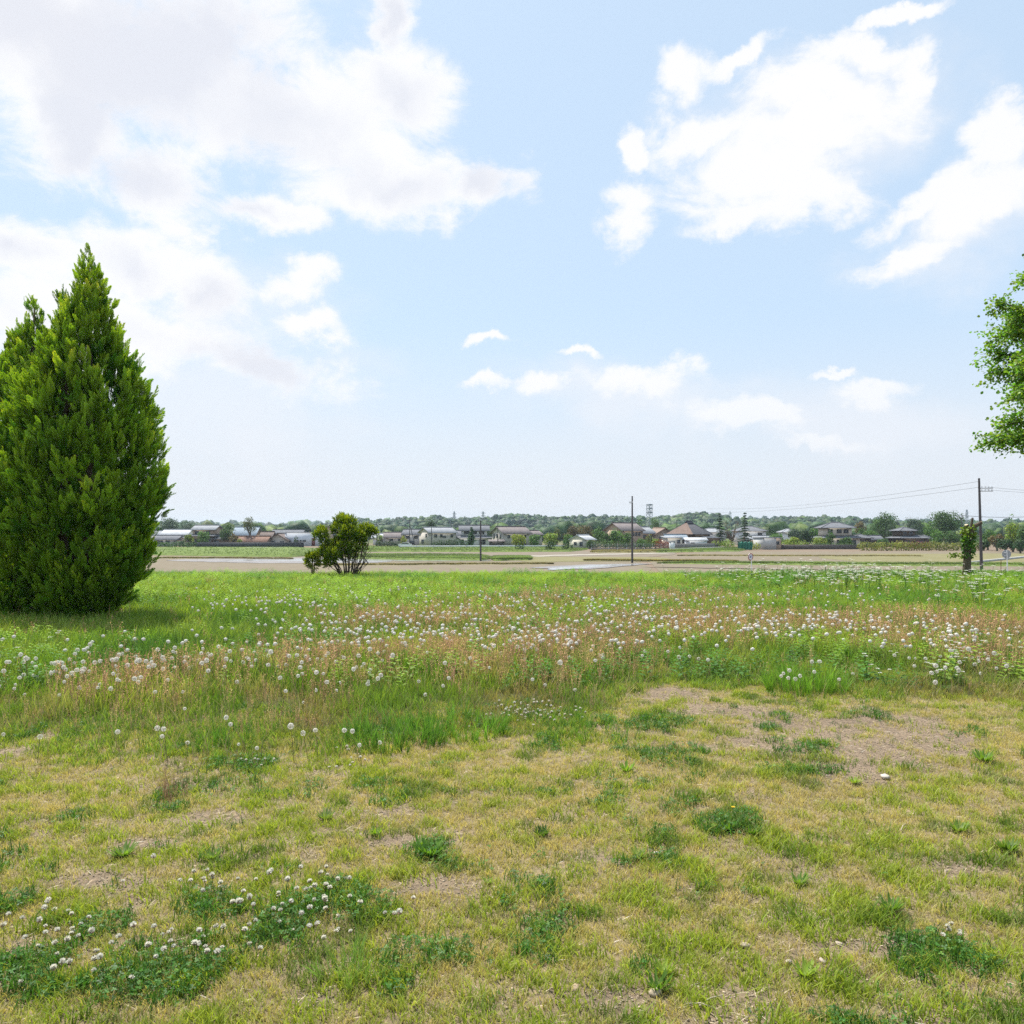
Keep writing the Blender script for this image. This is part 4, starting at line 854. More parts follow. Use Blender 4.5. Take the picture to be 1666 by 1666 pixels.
def lattice(name, label, px, Y, top, bot, w0, w1, arms, cat='pylon', rad=.16, group=None, platforms=0):
    zb = EYE + (866 - bot) / F * Y - 14; H = EYE + (866 - top) / F * Y - zb
    root = empty(name, (X(px, Y), Y, zb), .5, label, cat, group); mb = MB(); n = 12
    for sx in (-1, 1):
        for sy in (-1, 1): mb.tube([(sx * w0, sy * w0, 0), (sx * w1, sy * w1, H)], rad, 4)
    for i in range(n):
        t0, t1 = i / n, (i + 1) / n; a, b = w0 + (w1 - w0) * t0, w0 + (w1 - w0) * t1
        for s in (-1, 1):
            mb.tube([(-a, s * a, H * t0), (b, s * b, H * t1)], rad * .6, 4); mb.tube([(a, s * a, H * t0), (-b, s * b, H * t1)], rad * .6, 4)
            mb.tube([(s * a, -a, H * t0), (s * b, b, H * t1)], rad * .6, 4); mb.tube([(s * a, a, H * t0), (s * b, -b, H * t1)], rad * .6, 4)
    mb.build('lattice_frame', M['metal'], root)
    for (dz, l) in arms:
        am = MB(); am.tube([(-l, 0, H - dz), (0, 0, H - dz + .8), (l, 0, H - dz)], rad * .9, 4); am.tube([(-l, 0, H - dz), (l, 0, H - dz)], rad * .8, 4); am.build('crossarm', M['metal'], root)
    for k in range(platforms):
        pm = MB(); z = H - 1 - k * 3.0; pm.box(-w1 - .5, w1 + .5, -w1 - .5, w1 + .5, z, z + .25); pm.box(-w1 - .25, w1 + .25, -w1 - .25, w1 + .25, z + .25, z + 1.0); pm.build('antenna_platform', M['metal'], root)
lattice('power_pylon', 'faint lattice pylon on the hill above the pale two-storey house', 739, 950, 832, 846, 2.4, .5, [(3, 3.2), (7, 3.8)], rad=.2, group='pylons on the hills')
lattice('power_pylon', 'faint lattice pylon on the hill above the short plain pole', 786, 980, 832, 844, 2.4, .6, [(2, 3.8), (5.5, 3.8), (9, 3.6)], rad=.2, group='pylons on the hills')
lattice('power_pylon', 'faint lattice pylon on the hill between the two tall conifers', 1188, 1000, 832, 842, 2.2, .5, [(3, 3)], rad=.2, group='pylons on the hills')
lattice('power_pylon', 'faint lattice pylon rising behind the ivy-clad stump at right', 1573, 700, 829, 860, 2.2, .4, [(3, 2.6), (6, 2.8)], rad=.14, group='pylons on the hills')
lattice('radio_mast', 'grey lattice mast with stacked platforms right of the tall plain pole', 1056.5, 620, 820, 845, 2.2, 1.5, [], cat='mast', rad=.17, platforms=3)

# ------------------------------------------------------------------ road signs
def disc(mb, r, y0, y1, n=32, r_in=0):
    A = [(r * math.cos(2 * math.pi * i / n), r * math.sin(2 * math.pi * i / n)) for i in range(n)]
    if not r_in: mb.poly_prism(A, 'y', y0, y1); return
    Bq = [(r_in * math.cos(2 * math.pi * i / n), r_in * math.sin(2 * math.pi * i / n)) for i in range(n)]
    V = [(x, y0, z) for x, z in A] + [(x, y0, z) for x, z in Bq] + [(x, y1, z) for x, z in A] + [(x, y1, z) for x, z in Bq]
    Fq = [(i, (i + 1) % n, n + (i + 1) % n, n + i) for i in range(n)] + [(2 * n + i, 3 * n + i, 3 * n + (i + 1) % n, 2 * n + (i + 1) % n) for i in range(n)]
    Fq += [(i, 2 * n + i, 2 * n + (i + 1) % n, (i + 1) % n) for i in range(n)] + [(n + i, n + (i + 1) % n, 3 * n + (i + 1) % n, 3 * n + i) for i in range(n)]
    mb.add(V, Fq)
def speed_sign():
    Y = 65; root = empty('speed_limit_sign', (X(1221, Y), Y, FZ), 0, 'round speed limit sign with a red ring and blue number on a white post', 'road sign')
    p = MB(); p.tube([(.16, .05, -.2), (.06, .05, 2.5)], .035, 10); p.build('post', M['white_metal'], root)
    s = empty('sign_face', (0, 0, 2.2), math.radians(32)); s.parent = root
    d = MB(); disc(d, .30, -.012, .012); f = d.build('sign_plate', M['white_metal'], root, loc=(0, 0, 2.2)); f.rotation_euler = (math.radians(4), 0, math.radians(32))
    bpy.data.objects.remove(s)
    r = MB(); disc(r, .30, -.017, -.0125, r_in=.228); r.build('ring', mat('sign_red', base=(.30, .02, .03), rough=.4), f)
    cu = bpy.data.curves.new('number', 'FONT'); cu.body = '30'; cu.size = .30; cu.align_x = 'CENTER'; cu.align_y = 'CENTER'; cu.extrude = .002; cu.offset = .006
    t = bpy.data.objects.new('number', cu); COL.objects.link(t); dg = bpy.context.evaluated_depsgraph_get(); me = bpy.data.meshes.new_from_object(t.evaluated_get(dg)); bpy.data.objects.remove(t)
    me.materials.clear(); me.materials.append(mat('sign_blue', base=(.03, .05, .30), rough=.4)); o = link_mesh('number', me, f, (0, -.0155, 0)); o.rotation_euler = (math.radians(90), 0, 0)
speed_sign()
def sign_back():
    Y = 56; root = empty('round_sign', (X(1638, Y), Y, FZ), 0, 'round sign seen from its plain grey back at the right edge', 'road sign')
    p = MB(); p.tube([(.07, -.05, -.2), (-.03, -.05, 2.95)], .035, 10); p.build('post', M['white_metal'], root)
    d = MB(); disc(d, .30, -.012, .012); d.build('sign_plate', M['metal'], root, loc=(-.02, .0, 2.97 - .3)).rotation_euler = (0, 0, math.radians(-8))
    b = MB(); b.box(-.2, .2, -.022, -.013, -.12, -.08); b.box(-.2, .2, -.022, -.013, .08, .12); b.build('bracket', M['white_metal'], root, loc=(-.02, 0, 2.67))
sign_back()
st = MB(); st.tube([(0, 0, -.2), (.03, 0, 2.1)], .022, 7); o = st.build('marker_stake', mat('rusty_stake', base=(.16, .06, .035), rough=.8), None, loc=(X(1628, 60), 60, FZ)); tag(o, 'thin rusty stake just left of the round sign back', 'stake')

# ================================================================== big plants on the lawn
def plume_T(seed, L_=1.0):
    """a fan-like spray of scale leaves, base at 0, tip at z=L"""
    r = np.random.default_rng(seed); V = []; Fc = []; C = []
    def dia(p, d, l, w, c, nrm):
        d = d / np.linalg.norm(d); s = np.cross(d, nrm); s /= np.linalg.norm(s) + 1e-9; k = len(V)
        V.extend([p, p + d * l * .45 + s * w, p + d * l, p + d * l * .45 - s * w]); Fc.extend([(k, k + 1, k + 2), (k, k + 2, k + 3)]); C.extend([c * .7, c, c * 1.18, c])
    n = 11; bend = r.uniform(-.12, .12)
    for i in range(n):
        t = i / (n - 1); ax = np.array([bend * t * t, .10 * t * t, t * .86]); ll = .27 * (1 - t) ** .8 + .12
        for s in (-1, 1):
            if i < 1: continue
            d = np.array([s * (.50 - .22 * t), r.uniform(-.22, .22), .9]); d /= np.linalg.norm(d)
            nr = np.array([r.uniform(-.5, .5), 1, r.uniform(-.3, .3)]); m = 3 if t < .7 else 2
            for k in range(m):
                q = ax + d * ll * k / m; dd = d + np.array([0, 0, .25 * k]) + r.uniform(-.26, .26, 3)
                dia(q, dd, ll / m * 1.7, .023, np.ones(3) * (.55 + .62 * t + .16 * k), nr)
                if k: dia(q, dd + np.array([-s * .7, .1, .5]), ll / m * 1.25, .018, np.ones(3) * (.6 + .6 * t), nr)
    dia(np.array([bend * .7, .07, .72]), np.array([bend, .1, 1]), .30, .04, np.ones(3) * 1.2, np.array([.3, 1, 0]))
    return np.array(V) * L_, np.array(Fc), np.array(C)
PL = [plume_T(s) for s in range(5)]

def cypress(name, label, Y, leaders, xg, seed, cnt, group=None):
    """leaders: (px of axis, row of the apex, profile width scale); profile in metres below the apex"""
    r = np.random.default_rng(seed); k = Y / F
    x0 = X(xg, Y); root = empty(name, (x0, Y, 0), 0, label, 'tree', group)
    prof = np.array([(0, 0), (35, 5), (75, 13), (135, 31), (195, 60), (245, 76), (295, 86), (345, 95), (395, 104), (445, 98), (495, 80), (545, 58), (575, 42), (600, 26)], float)
    P = []; D = []; Lg = []; C = []; mb = MB()
    ax = []
    for (pa, ta, ws, pb) in leaders:
        zt = EYE + (866 - ta) * k; ax.append((X(pa, Y) - x0, zt, ws, X(pb, Y) - x0))
    def rad(i, z):
        xa, zt, ws, xb = ax[i]; sc = zt / 6.93; return np.interp((zt - z) / k / sc, prof[:, 0], prof[:, 1]) * k * ws * sc
    def cx(i, z):
        xa, zt, ws, xb = ax[i]; t = np.clip(z / zt, 0, 1); return xb + (xa - xb) * t
    for i in range(len(ax)):
        zt = ax[i][1]; n = int(cnt * .125 * ax[i][2] * (zt / 6.9) ** 2)
        z = zt * (1 - r.uniform(0, 1, n * 2) ** .72); th = r.uniform(0, 2 * math.pi, n * 2); keep = r.uniform(0, 1, n * 2) < (rad(i, z) + .12) / 1.4
        z, th = z[keep], th[keep]; m = len(z)
        lump = .95 + .16 * (vnoise(th * 2.2 + z * .9, z * 2.1, 1, seed + i) - .5) + .20 * (vnoise(th * 6, z * 5.5, 1, seed + 9 + i) - .5)
        shell = r.choice([1.0, .93, .84, .68], m, p=[.42, .28, .2, .10]); rr = (rad(i, z) + .03) * lump * shell
        yy = np.sin(th) * rr; xx = cx(i, z) + np.cos(th) * rr
        ok = np.ones(m, bool)
        for j in range(len(ax)):
            if j == i: continue
            dd = np.hypot(xx - cx(j, z), yy); ok &= dd > rad(j, z) * .82
        g = fbm(xx * 1.0, z, .42, seed + 30); gapm = (np.abs(xx - .55) < .75) & (z > 1.2) & (z < 4.9); ok &= ~(gapm & (g > .60) & (r.uniform(0, 1, m) < .9))
        g2_ = fbm(xx, z, .5, seed + 40); ok &= ~((g2_ > .60) & (z < 3.5) & (z > .8) & (r.uniform(0, 1, m) < .85))
        xx, yy, z, th, shell = xx[ok], yy[ok], z[ok], th[ok], shell[ok]; m = len(z)
        P.append(np.stack([xx, yy, np.maximum(z - .12, .02)], 1)); out = np.stack([np.cos(th), np.sin(th), np.zeros(m)], 1)
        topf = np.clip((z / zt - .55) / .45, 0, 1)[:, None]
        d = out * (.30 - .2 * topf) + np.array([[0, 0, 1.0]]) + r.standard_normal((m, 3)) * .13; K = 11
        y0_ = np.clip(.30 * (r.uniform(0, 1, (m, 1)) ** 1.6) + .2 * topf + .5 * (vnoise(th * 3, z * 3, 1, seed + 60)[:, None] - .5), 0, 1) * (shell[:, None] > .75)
        cl = r.uniform(.28, .60, m) * (1 - .45 * topf[:, 0]); tt = r.uniform(0, 1, (m, K)) ** .8; base = np.stack([xx, yy, np.maximum(z - cl * .6, .03)], 1); dn = d / np.linalg.norm(d, axis=1, keepdims=True)
        j = r.standard_normal((m, K, 3)) * (.07 * (1.15 - tt) * (1 - .4 * topf))[:, :, None]; pp = base[:, None] + dn[:, None] * (tt * cl[:, None])[:, :, None] + j
        dd_ = dn[:, None] + j * 5.0 + r.standard_normal((m, K, 3)) * .10
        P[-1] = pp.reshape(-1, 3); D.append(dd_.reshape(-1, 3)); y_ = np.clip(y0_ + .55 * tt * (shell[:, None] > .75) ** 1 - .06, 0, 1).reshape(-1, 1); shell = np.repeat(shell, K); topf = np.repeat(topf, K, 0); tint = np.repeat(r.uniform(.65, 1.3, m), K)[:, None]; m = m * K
        Lg.append((.21 - .05 * topf[:, 0]) * r.choice([.6, .8, 1.0, 1.35, 1.6], m, p=[.25, .3, .25, .14, .06]))
        pass
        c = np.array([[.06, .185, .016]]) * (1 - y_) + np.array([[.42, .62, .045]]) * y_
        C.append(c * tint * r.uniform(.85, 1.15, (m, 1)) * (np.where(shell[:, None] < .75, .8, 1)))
        xa, zt, ws, xb = ax[i]
        mb.tube([(xb * .5, 0, -.15), (xb, 0, zt * .25), (xb + (xa - xb) * .6, 0, zt * .6), (xa, 0, zt * .97)], [.13, .10, .06, .012], 8)
        for q in range(46):
            zz = zt * r.uniform(.06, .85); t = r.uniform(0, 6.28); R_ = rad(i, zz + .4) * .82; a = Vector((cx(i, zz), 0, zz)); b = Vector((cx(i, zz) + math.cos(t) * R_, math.sin(t) * R_, zz + R_ * .75))
            mb.tube([a, a.lerp(b, .5) + Vector((0, 0, -.08)), b], [.028, .018, .006], 5)
    P = np.concatenate(P); D = np.concatenate(D); Lg = np.concatenate(Lg); C = np.concatenate(C)
    R = frames(D, r.uniform(0, 6.28, len(P))); ch = []
    wv = r.integers(0, 5, len(P))
    for k_ in range(5):
        s = wv == k_; ch.append(inst(PL[k_], P[s], R[s], np.stack([Lg[s] * 1.15, Lg[s] * 1.15, Lg[s]], 1), C[s]))
    V, Fc, Cc = join(ch); Cc = np.clip(Cc, .004, .6)
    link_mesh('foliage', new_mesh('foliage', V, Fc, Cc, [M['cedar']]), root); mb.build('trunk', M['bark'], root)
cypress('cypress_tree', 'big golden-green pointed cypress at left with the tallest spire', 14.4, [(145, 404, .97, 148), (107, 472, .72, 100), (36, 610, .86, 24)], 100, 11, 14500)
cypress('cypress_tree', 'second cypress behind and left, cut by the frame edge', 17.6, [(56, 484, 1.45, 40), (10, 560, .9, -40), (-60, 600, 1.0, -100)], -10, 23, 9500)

def juniper():
    """open-legged bush with foliage pads"""
    Y = 27.6; k = Y / F; r = np.random.default_rng(5); x0 = X(562, Y); z0 = -.02
    root = empty('juniper_bush', (x0, Y, z0), 0, 'multi-stemmed bush with lumpy foliage pads at the lawn edge left of centre', 'bush')
    lob = [(555, 848, 13), (566, 852, 14), (548, 862, 12), (570, 868, 15), (556, 876, 12), (592, 863, 13), (602, 866, 9), (583, 872, 11), (525, 867, 10), (518, 873, 8), (530, 880, 9), (548, 885, 11), (562, 892, 12), (530, 897, 13), (545, 903, 12), (575, 893, 9), (588, 892, 7), (520, 899, 9), (536, 912, 10), (560, 905, 10), (535, 918, 7), (585, 880, 10), (572, 905, 8)]
    P = []; D = []; C = []; mb = MB()
    for (px, py, pr) in lob:
        c = np.array([X(px, Y) - x0, r.uniform(-.35, .35), EYE + (866 - py) * k - z0]); R_ = pr * k * .86; n = int(330 * (R_ / .25) ** 2)
        d = r.standard_normal((n, 3)); d /= np.linalg.norm(d, axis=1, keepdims=True); P.append(c + d * R_ * r.uniform(.5, 1, (n, 1)) * np.array([1, 1.1, .9])); D.append(d * .8 + np.array([0, 0, .75]) + r.standard_normal((n, 3)) * .3)
        y_ = np.clip(d[:, 2:3] * .3 + r.uniform(-.1, .75, (n, 1)), 0, 1); C.append((np.array([[.07, .15, .016]]) * (1 - y_) + np.array([[.42, .50, .04]]) * y_) * r.uniform(.8, 1.2, (n, 1)))
        bx_ = float(np.interp(px, [510, 560, 605], [-.12, .05, .42])); mid = Vector((bx_ * .8 + c[0] * .35, c[1] * .5, c[2] * .38 + .05))
        mb.tube([(bx_, r.uniform(-.08, .08), -.05), mid, Vector(c)], [.022, .016, .008], 6)
    for q in range(12): mb.tube([(r.uniform(-.15, .5), r.uniform(-.1, .1), 0), (r.uniform(.2, .8), r.uniform(-.2, .2), .55), (r.uniform(.35, 1.05), r.uniform(-.3, .3), r.uniform(.85, 1.2))], [.02, .014, .006], 5)
    P = np.concatenate(P); D = np.concatenate(D); C = np.concatenate(C); R = frames(D, r.uniform(0, 6.28, len(P))); wv = r.integers(0, 5, len(P)); ch = []
    for k_ in range(5): s = wv == k_; ch.append(inst(PL[k_], P[s], R[s], r.uniform(.11, .20, s.sum()), C[s]))
    V, Fc, Cc = join(ch); link_mesh('foliage', new_mesh('foliage', V, Fc, np.clip(Cc, .004, .6), [M['cedar']]), root); mb.build('stems', M['bark'], root)
    # its small round neighbour
    x1 = X(508, Y); root = empty('round_bush', (x1, Y + .1, z0), 0, 'small ball-shaped golden bush at the lower left of the multi-stemmed bush', 'bush'); n = 620
    zc = EYE + (866 - 912) * k - z0; d = r.standard_normal((n, 3)); d /= np.linalg.norm(d, axis=1, keepdims=True); P = np.array([0, 0, zc]) + d * r.uniform(.5, 1, (n, 1)) * .25
    y_ = r.uniform(0, .9, (n, 1)); C = np.array([[.045, .095, .012]]) * (1 - y_) + np.array([[.42, .50, .04]]) * y_
    V, Fc, Cc = inst(PL[1], P, frames(d * .8 + np.array([0, 0, .6]), r.uniform(0, 6.28, n)), r.uniform(.1, .18, n), C); link_mesh('foliage', new_mesh('foliage', V, Fc, Cc, [M['cedar']]), root)
    mb = MB()
    for q in range(5): mb.tube([(r.uniform(-.03, .03), 0, -.05), (r.uniform(-.12, .12), r.uniform(-.1, .1), zc)], [.02, .01], 5)
    mb.build('stems', M['bark'], root)
juniper()

LEAFV = np.array([(0, 0, 0), (-.42, .30, .06), (-.40, .68, .05), (0, 1, -.08), (.40, .68, .05), (.42, .30, .06), (0, .5, -.05)], float)
LEAFF = np.array([(0, 6, 1), (1, 6, 2), (2, 6, 3), (3, 6, 4), (4, 6, 5), (5, 6, 0)]); LEAF = (LEAFV, LEAFF, np.ones((7, 3)))
def broadleaf():
    Y = 16.0; k = Y / F; x0 = X(1878, Y); r = np.random.default_rng(8); root = empty('broadleaf_tree', (x0, Y, 0), 0, 'leafy bright green tree whose crown enters the frame from the right', 'tree')
    env = np.array([(2.9, 1.6), (3.2, 2.3), (3.5, 2.8), (3.9, 3.1), (4.6, 3.1), (5.5, 2.95), (6.1, 2.7), (6.7, 2.3), (7.4, 1.7), (8.1, 1.0), (8.8, .2)])
    mb = MB(); mb.tube([(0, 0, -.2), (.05, 0, 2.0), (0, .05, 5), (.1, 0, 9.2)], [.2, .16, .1, .02], 10); P = []; A = []; Cs = []
    nb = 190
    for i in range(nb):
        z = 2.95 + 5.6 * ((i + r.uniform(0, 1)) / nb) ** 1.05; th = i * 2.399 + r.uniform(-.3, .3); zr = z + .5; R_ = float(np.interp(zr, env[:, 0], env[:, 1])) * r.uniform(.68, 1.03)
        rise = r.uniform(.2, 1.0) if z > 3.6 else r.uniform(.1, .45); tip = np.array([math.cos(th) * R_, math.sin(th) * R_, z + R_ * rise * .55]); st_ = np.array([0, 0, z - .25 * R_ * rise])
        mid = st_ * .5 + tip * .5 + np.array([0, 0, .16 * R_]); mb.tube([st_, mid, tip], [.045, .026, .008], 6)
        ntw = int(15 + 13 * R_)
        for j in range(ntw):
            t = r.uniform(.28, 1.0) ** .7; b = (1 - t) ** 2 * st_ + 2 * t * (1 - t) * mid + t * t * tip; a2 = th + r.uniform(-1.2, 1.2); L_ = r.uniform(.2, .5)
            d = np.array([math.cos(a2), math.sin(a2), r.uniform(-.7, .8)]); e = b + d * L_ + np.array([0, 0, -.10 * L_])
            if j % 3 == 0: mb.tube([b, (b + e) / 2 + np.array([0, 0, .03]), e], [.009, .006, .003], 4)
            n = int(38 * L_ + 9); u = r.uniform(.05, 1.05, n)[:, None]; p = b + (e - b) * u + np.array([0, 0, .12]) * u * (1 - u) + r.standard_normal((n, 3)) * .045
            P.append(p); ad = (e - b)[None] / L_ * .7 + r.standard_normal((n, 3)) * .6 + np.array([0, 0, -.25]); A.append(ad); Cs.append(np.tile(np.array([.15, .30, .04]) * r.uniform(.8, 1.25), (n, 1)) * r.uniform(.7, 1.35, (n, 1)))
    P = np.concatenate(P); A = np.concatenate(A); Cs = np.concatenate(Cs); Cs[:, 0] *= r.uniform(.8, 1.5, len(Cs))
    y = A / np.linalg.norm(A, axis=1, keepdims=True); nrm = np.array([[0, 0, 1.]]) + r.standard_normal(y.shape) * .5; x = np.cross(y, nrm); x /= np.linalg.norm(x, axis=1, keepdims=True); z = np.cross(x, y)
    V, Fc, C = inst(LEAF, P, np.stack([x, y, z], 2), r.uniform(.045, .078, len(P)), Cs)
    link_mesh('crown', new_mesh('crown', V, Fc, C, [M['leaf']]), root); mb.build('trunk', M['bark'], root)
broadleaf()

def stump():
    Y = 27.5; k = Y / F; x0 = X(1572, Y); r = np.random.default_rng(3); root = empty('pollarded_trunk', (x0, Y, 0), 0, 'cut-off tree trunk with ivy leaves and sawn stubs, left of the tallest pole', 'tree stump')
    mb = MB(); mb.tube([(0, 0, -.2), (.02, 0, .4), (.05, 0, .95), (.10, 0, 1.45), (.14, 0, 1.75)], [.15, .13, .11, .12, .14], 12)
    mb.tube([(.12, 0, 1.55), (.28, 0, 1.80), (.52, 0, 1.93)], [.10, .075, .06], 8); mb.tube([(.10, 0, 1.6), (.0, 0, 1.85)], [.09, .075], 8); mb.tube([(.16, 0, 1.7), (.22, 0, 2.1)], [.05, .035], 7); mb.build('trunk', M['bark'], root)
    cm = MB()
    for (c, d) in (((.52, 0, 1.93), (.3, 0, .1)), ((.0, 0, 1.85), (-.1, -.1, .3))):
        c = Vector(c); d = Vector(d).normalized(); cm.tube([c + d * .002, c + d * .012], .058, 9)
    cm.build('sawn_face', mat('fresh_wood', base=(.55, .45, .28), rough=.8), root)
    n = 520; z = np.concatenate([r.uniform(.72, 1.25, 170), r.uniform(1.2, 1.8, 260), r.uniform(0, .3, 90)]); th = r.uniform(0, 6.28, n); rr = .11 + r.uniform(0, .11, n) * (.5 + .9 * vnoise(th, z * 3, 1, 5)); cxx = np.interp(z, [0, 2], [0, .15])
    P = np.stack([cxx + np.cos(th) * rr - .05 * (z > 1.2), np.sin(th) * rr, z], 1)
    extra = np.stack([r.uniform(-.62, -.12, 34), r.uniform(-.08, .08, 34), .80 + r.uniform(-.05, .07, 34)], 1); P = np.concatenate([P, extra]); n = len(P)
    A = r.standard_normal((n, 3)) + np.array([0, 0, -.3]); y = A / np.linalg.norm(A, axis=1, keepdims=True); x = np.cross(y, r.standard_normal((n, 3))); x /= np.linalg.norm(x, axis=1, keepdims=True); zz = np.cross(x, y)
    C = np.array([[.09, .19, .025]]) * r.uniform(.5, 1.5, (n, 1)); C[P[:, 2] > 1.45] *= np.array([1.9, 1.3, .8]); C[-34:] *= np.array([1.9, 1.3, .8])
    V, Fc, Cc = inst(LEAF, P, np.stack([x, y, zz], 2), r.uniform(.06, .12, n), C); link_mesh('leaves', new_mesh('leaves', V, Fc, Cc, [M['leaf']]), root)
    tw = MB(); tw.tube([(0, 0, .7), (-.35, 0, .8), (-.62, 0, .78)], [.012, .009, .004], 5); tw.build('twig', M['bark'], root)
stump()

# ================================================================== meadow and lawn
def blade_T(seed, segs=3, n=5, spread=.5, w=.05, lean=.35, wide=1.0):
    """a tuft of n blades about 1 unit tall"""
    r = np.random.default_rng(seed); V = []; Fc = []; C = []
    for b in range(n):
        a = r.uniform(0, 6.28); o_ = np.array([r.uniform(-spread, spread), r.uniform(-spread, spread), 0]); h = r.uniform(.55, 1.1); ln = r.uniform(.3, 1.0) * lean; d = np.array([math.cos(a), math.sin(a), 0]); f = r.uniform(0, 6.28); s = np.array([math.cos(f), math.sin(f), 0]); k = len(V)
        tint = r.uniform(.8, 1.2)
        for i in range(segs):
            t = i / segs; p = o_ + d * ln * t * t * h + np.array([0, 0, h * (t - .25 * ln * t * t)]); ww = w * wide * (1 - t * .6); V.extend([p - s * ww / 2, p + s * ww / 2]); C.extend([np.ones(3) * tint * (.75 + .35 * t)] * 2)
        V.append(o_ + d * ln * h + np.array([0, 0, h * (1 - .25 * ln)])); C.append(np.ones(3) * tint * 1.1)
        for i in range(segs - 1): q = k + 2 * i; Fc.extend([(q, q + 1, q + 3), (q, q + 3, q + 2)])
        q = k + 2 * (segs - 1); Fc.append((q, q + 1, q + 2))
    return np.array(V), np.array(Fc), np.array(C)
def scatter(Ts, x, y, h, C, r, wscale=None, dz=0, tilt=.0):
    ch = []; pick = r.integers(0, len(Ts), len(x)); z = gz(x, y) + dz; R = rotz(r.uniform(0, 6.28, len(x)))
    w = h if wscale is None else wscale
    for k, T in enumerate(Ts):
        s = pick == k
        if s.sum(): ch.append(inst(T, np.stack([x[s], y[s], z[s]], 1), R[s], np.stack([w[s], w[s], h[s]], 1), C[s]))
    return join(ch)
def sample(r, n, y0, y1, m=.70, pad=.5):
    y = r.uniform(y0, y1, n); x = r.uniform(-1, 1, n) * (m * y + pad); return x, y
def stuff(name, label, chunks, m, cat='grass'):
    V, Fc, C = join(chunks) if isinstance(chunks, list) else chunks
    o = link_mesh(name, new_mesh(name, V, Fc, np.clip(C, .004, .95), [m])); return tag(o, label, cat, kind='stuff')
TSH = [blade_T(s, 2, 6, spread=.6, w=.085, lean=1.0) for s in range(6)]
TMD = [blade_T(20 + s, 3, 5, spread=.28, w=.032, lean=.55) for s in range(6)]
TTU = [blade_T(40 + s, 3, 9, spread=.12, w=.035, lean=.9) for s in range(4)]

# --- short lawn
r = np.random.default_rng(101)
x, y = sample(r, 135000, 2.15, 10.5); md = med(x, y); bv = barev(x, y); cv = clovv(x, y)
pat = fbm(x, y, .35, 61); pat2 = fbm(x, y, 1.3, 62)
keep = (md < .5) & (r.uniform(0, 1, len(x)) > sstep(.0, .9, bv) * .93) & (r.uniform(0, 1, len(x)) < .55 + .75 * pat)
x, y, pat, pat2, bv, cv = x[keep], y[keep], pat[keep], pat2[keep], bv[keep], cv[keep]; n = len(x)
fine = fbm(x, y, .11, 63)
g_ = np.clip((fine - .5) * 3.2 + (pat2 - .5) * 1.6 + .43 + r.normal(0, .22, n), 0, 1)[:, None]
C = np.array([[.54, .46, .19]]) * (1 - g_) + np.array([[.32, .40, .05]]) * g_
dk = sstep(.64, .78, fbm(x, y, .22, 65) + .05 * (x > .8))[:, None]; C = C * (1 - dk * .7) + np.array([[.08, .18, .03]]) * dk * .7
C = C * r.uniform(.8, 1.2, (n, 1))
h = r.uniform(.014, .048, n) * (1 + .5 * (fine > .6)) * (1 + .25 * dk[:, 0])
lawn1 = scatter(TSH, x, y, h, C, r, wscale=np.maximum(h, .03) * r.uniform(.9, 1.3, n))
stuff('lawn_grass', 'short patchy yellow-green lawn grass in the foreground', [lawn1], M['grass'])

# --- dry litter lying on the soil
r = np.random.default_rng(102); x, y = sample(r, 34000, 2.15, 10); keep = (med(x, y) < .3) & (r.uniform(0, 1, len(x)) < .25 + 1.0 * sstep(-.2, .5, barev(x, y))); x, y = x[keep], y[keep]; n = len(x)
LT = (np.array([(-.5, -.03, 0), (.5, -.02, .03), (.5, .02, .03), (-.5, .03, 0), (0, .05, .05)]), np.array([(0, 1, 4), (1, 2, 4), (2, 3, 4), (3, 0, 4)]), np.ones((5, 3)))
dirs = np.stack([r.normal(0, .22, n), r.normal(0, .22, n), np.ones(n)], 1)
C = np.array([[.52, .44, .31]]) * r.uniform(.45, 1.35, (n, 1)); C[r.uniform(0, 1, n) < .05] = (.66, .60, .50)
L_ = r.uniform(.012, .06, n); V = inst(LT, np.stack([x, y, gz(x, y) + .006], 1), frames(dirs, r.uniform(0, 6.28, n)), np.stack([L_, L_ * .2 + .008, L_], 1), C)
stuff('straw_litter', 'dry straw and dead leaf bits lying between the grass', [V], M['dry'], 'litter')

# --- pebbles on the bare patches
r = np.random.default_rng(103); x, y = sample(r, 60000, 2.2, 9); keep = (barev(x, y) > .35) & (med(x, y) < 0); x, y = x[keep][:9000], y[keep][:9000]; n = len(x)
V = inst((IV1 * np.array([1, .8, .5]), IF1, np.ones((len(IV1), 3))), np.stack([x, y, gz(x, y) + .002], 1), rotz(r.uniform(0, 6.28, n)), r.uniform(.002, .007, n), np.array([[.34, .27, .19]]) * r.uniform(.6, 1.35, (n, 1)))
stuff('gravel', 'fine gravel scattered over the bare soil patches', [V], M['rock'], 'gravel')

# --- clover leaves
r = np.random.default_rng(104); x, y = sample(r, 150000, 2.2, 9.5); cv = clovv(x, y); keep = (r.uniform(0, 1, len(x)) < sstep(.28, .9, cv) * .95) & (med(x, y) < 1.2); x, y, cv = x[keep], y[keep], cv[keep]; n = len(x)
def tri_T():
    V = []; Fc = []
    for k in range(3):
        a = k * 2.094; c, s = math.cos(a), math.sin(a)
        for (u, v, w) in ((0, 0, 0), (.45, -.38, .12), (.95, -.28, .05), (.95, .28, .05), (.45, .38, .12)): V.append((u * c - v * s, u * s + v * c, w))
        b = k * 5; Fc += [(b, b + 1, b + 2), (b, b + 2, b + 3), (b, b + 3, b + 4)]
    return np.array(V), np.array(Fc), np.ones((15, 3))
dirs = np.stack([r.normal(0, .4, n), r.normal(0, .4, n), np.ones(n)], 1); hh = np.clip(cv, .2, 1) * r.uniform(.01, .055, n)
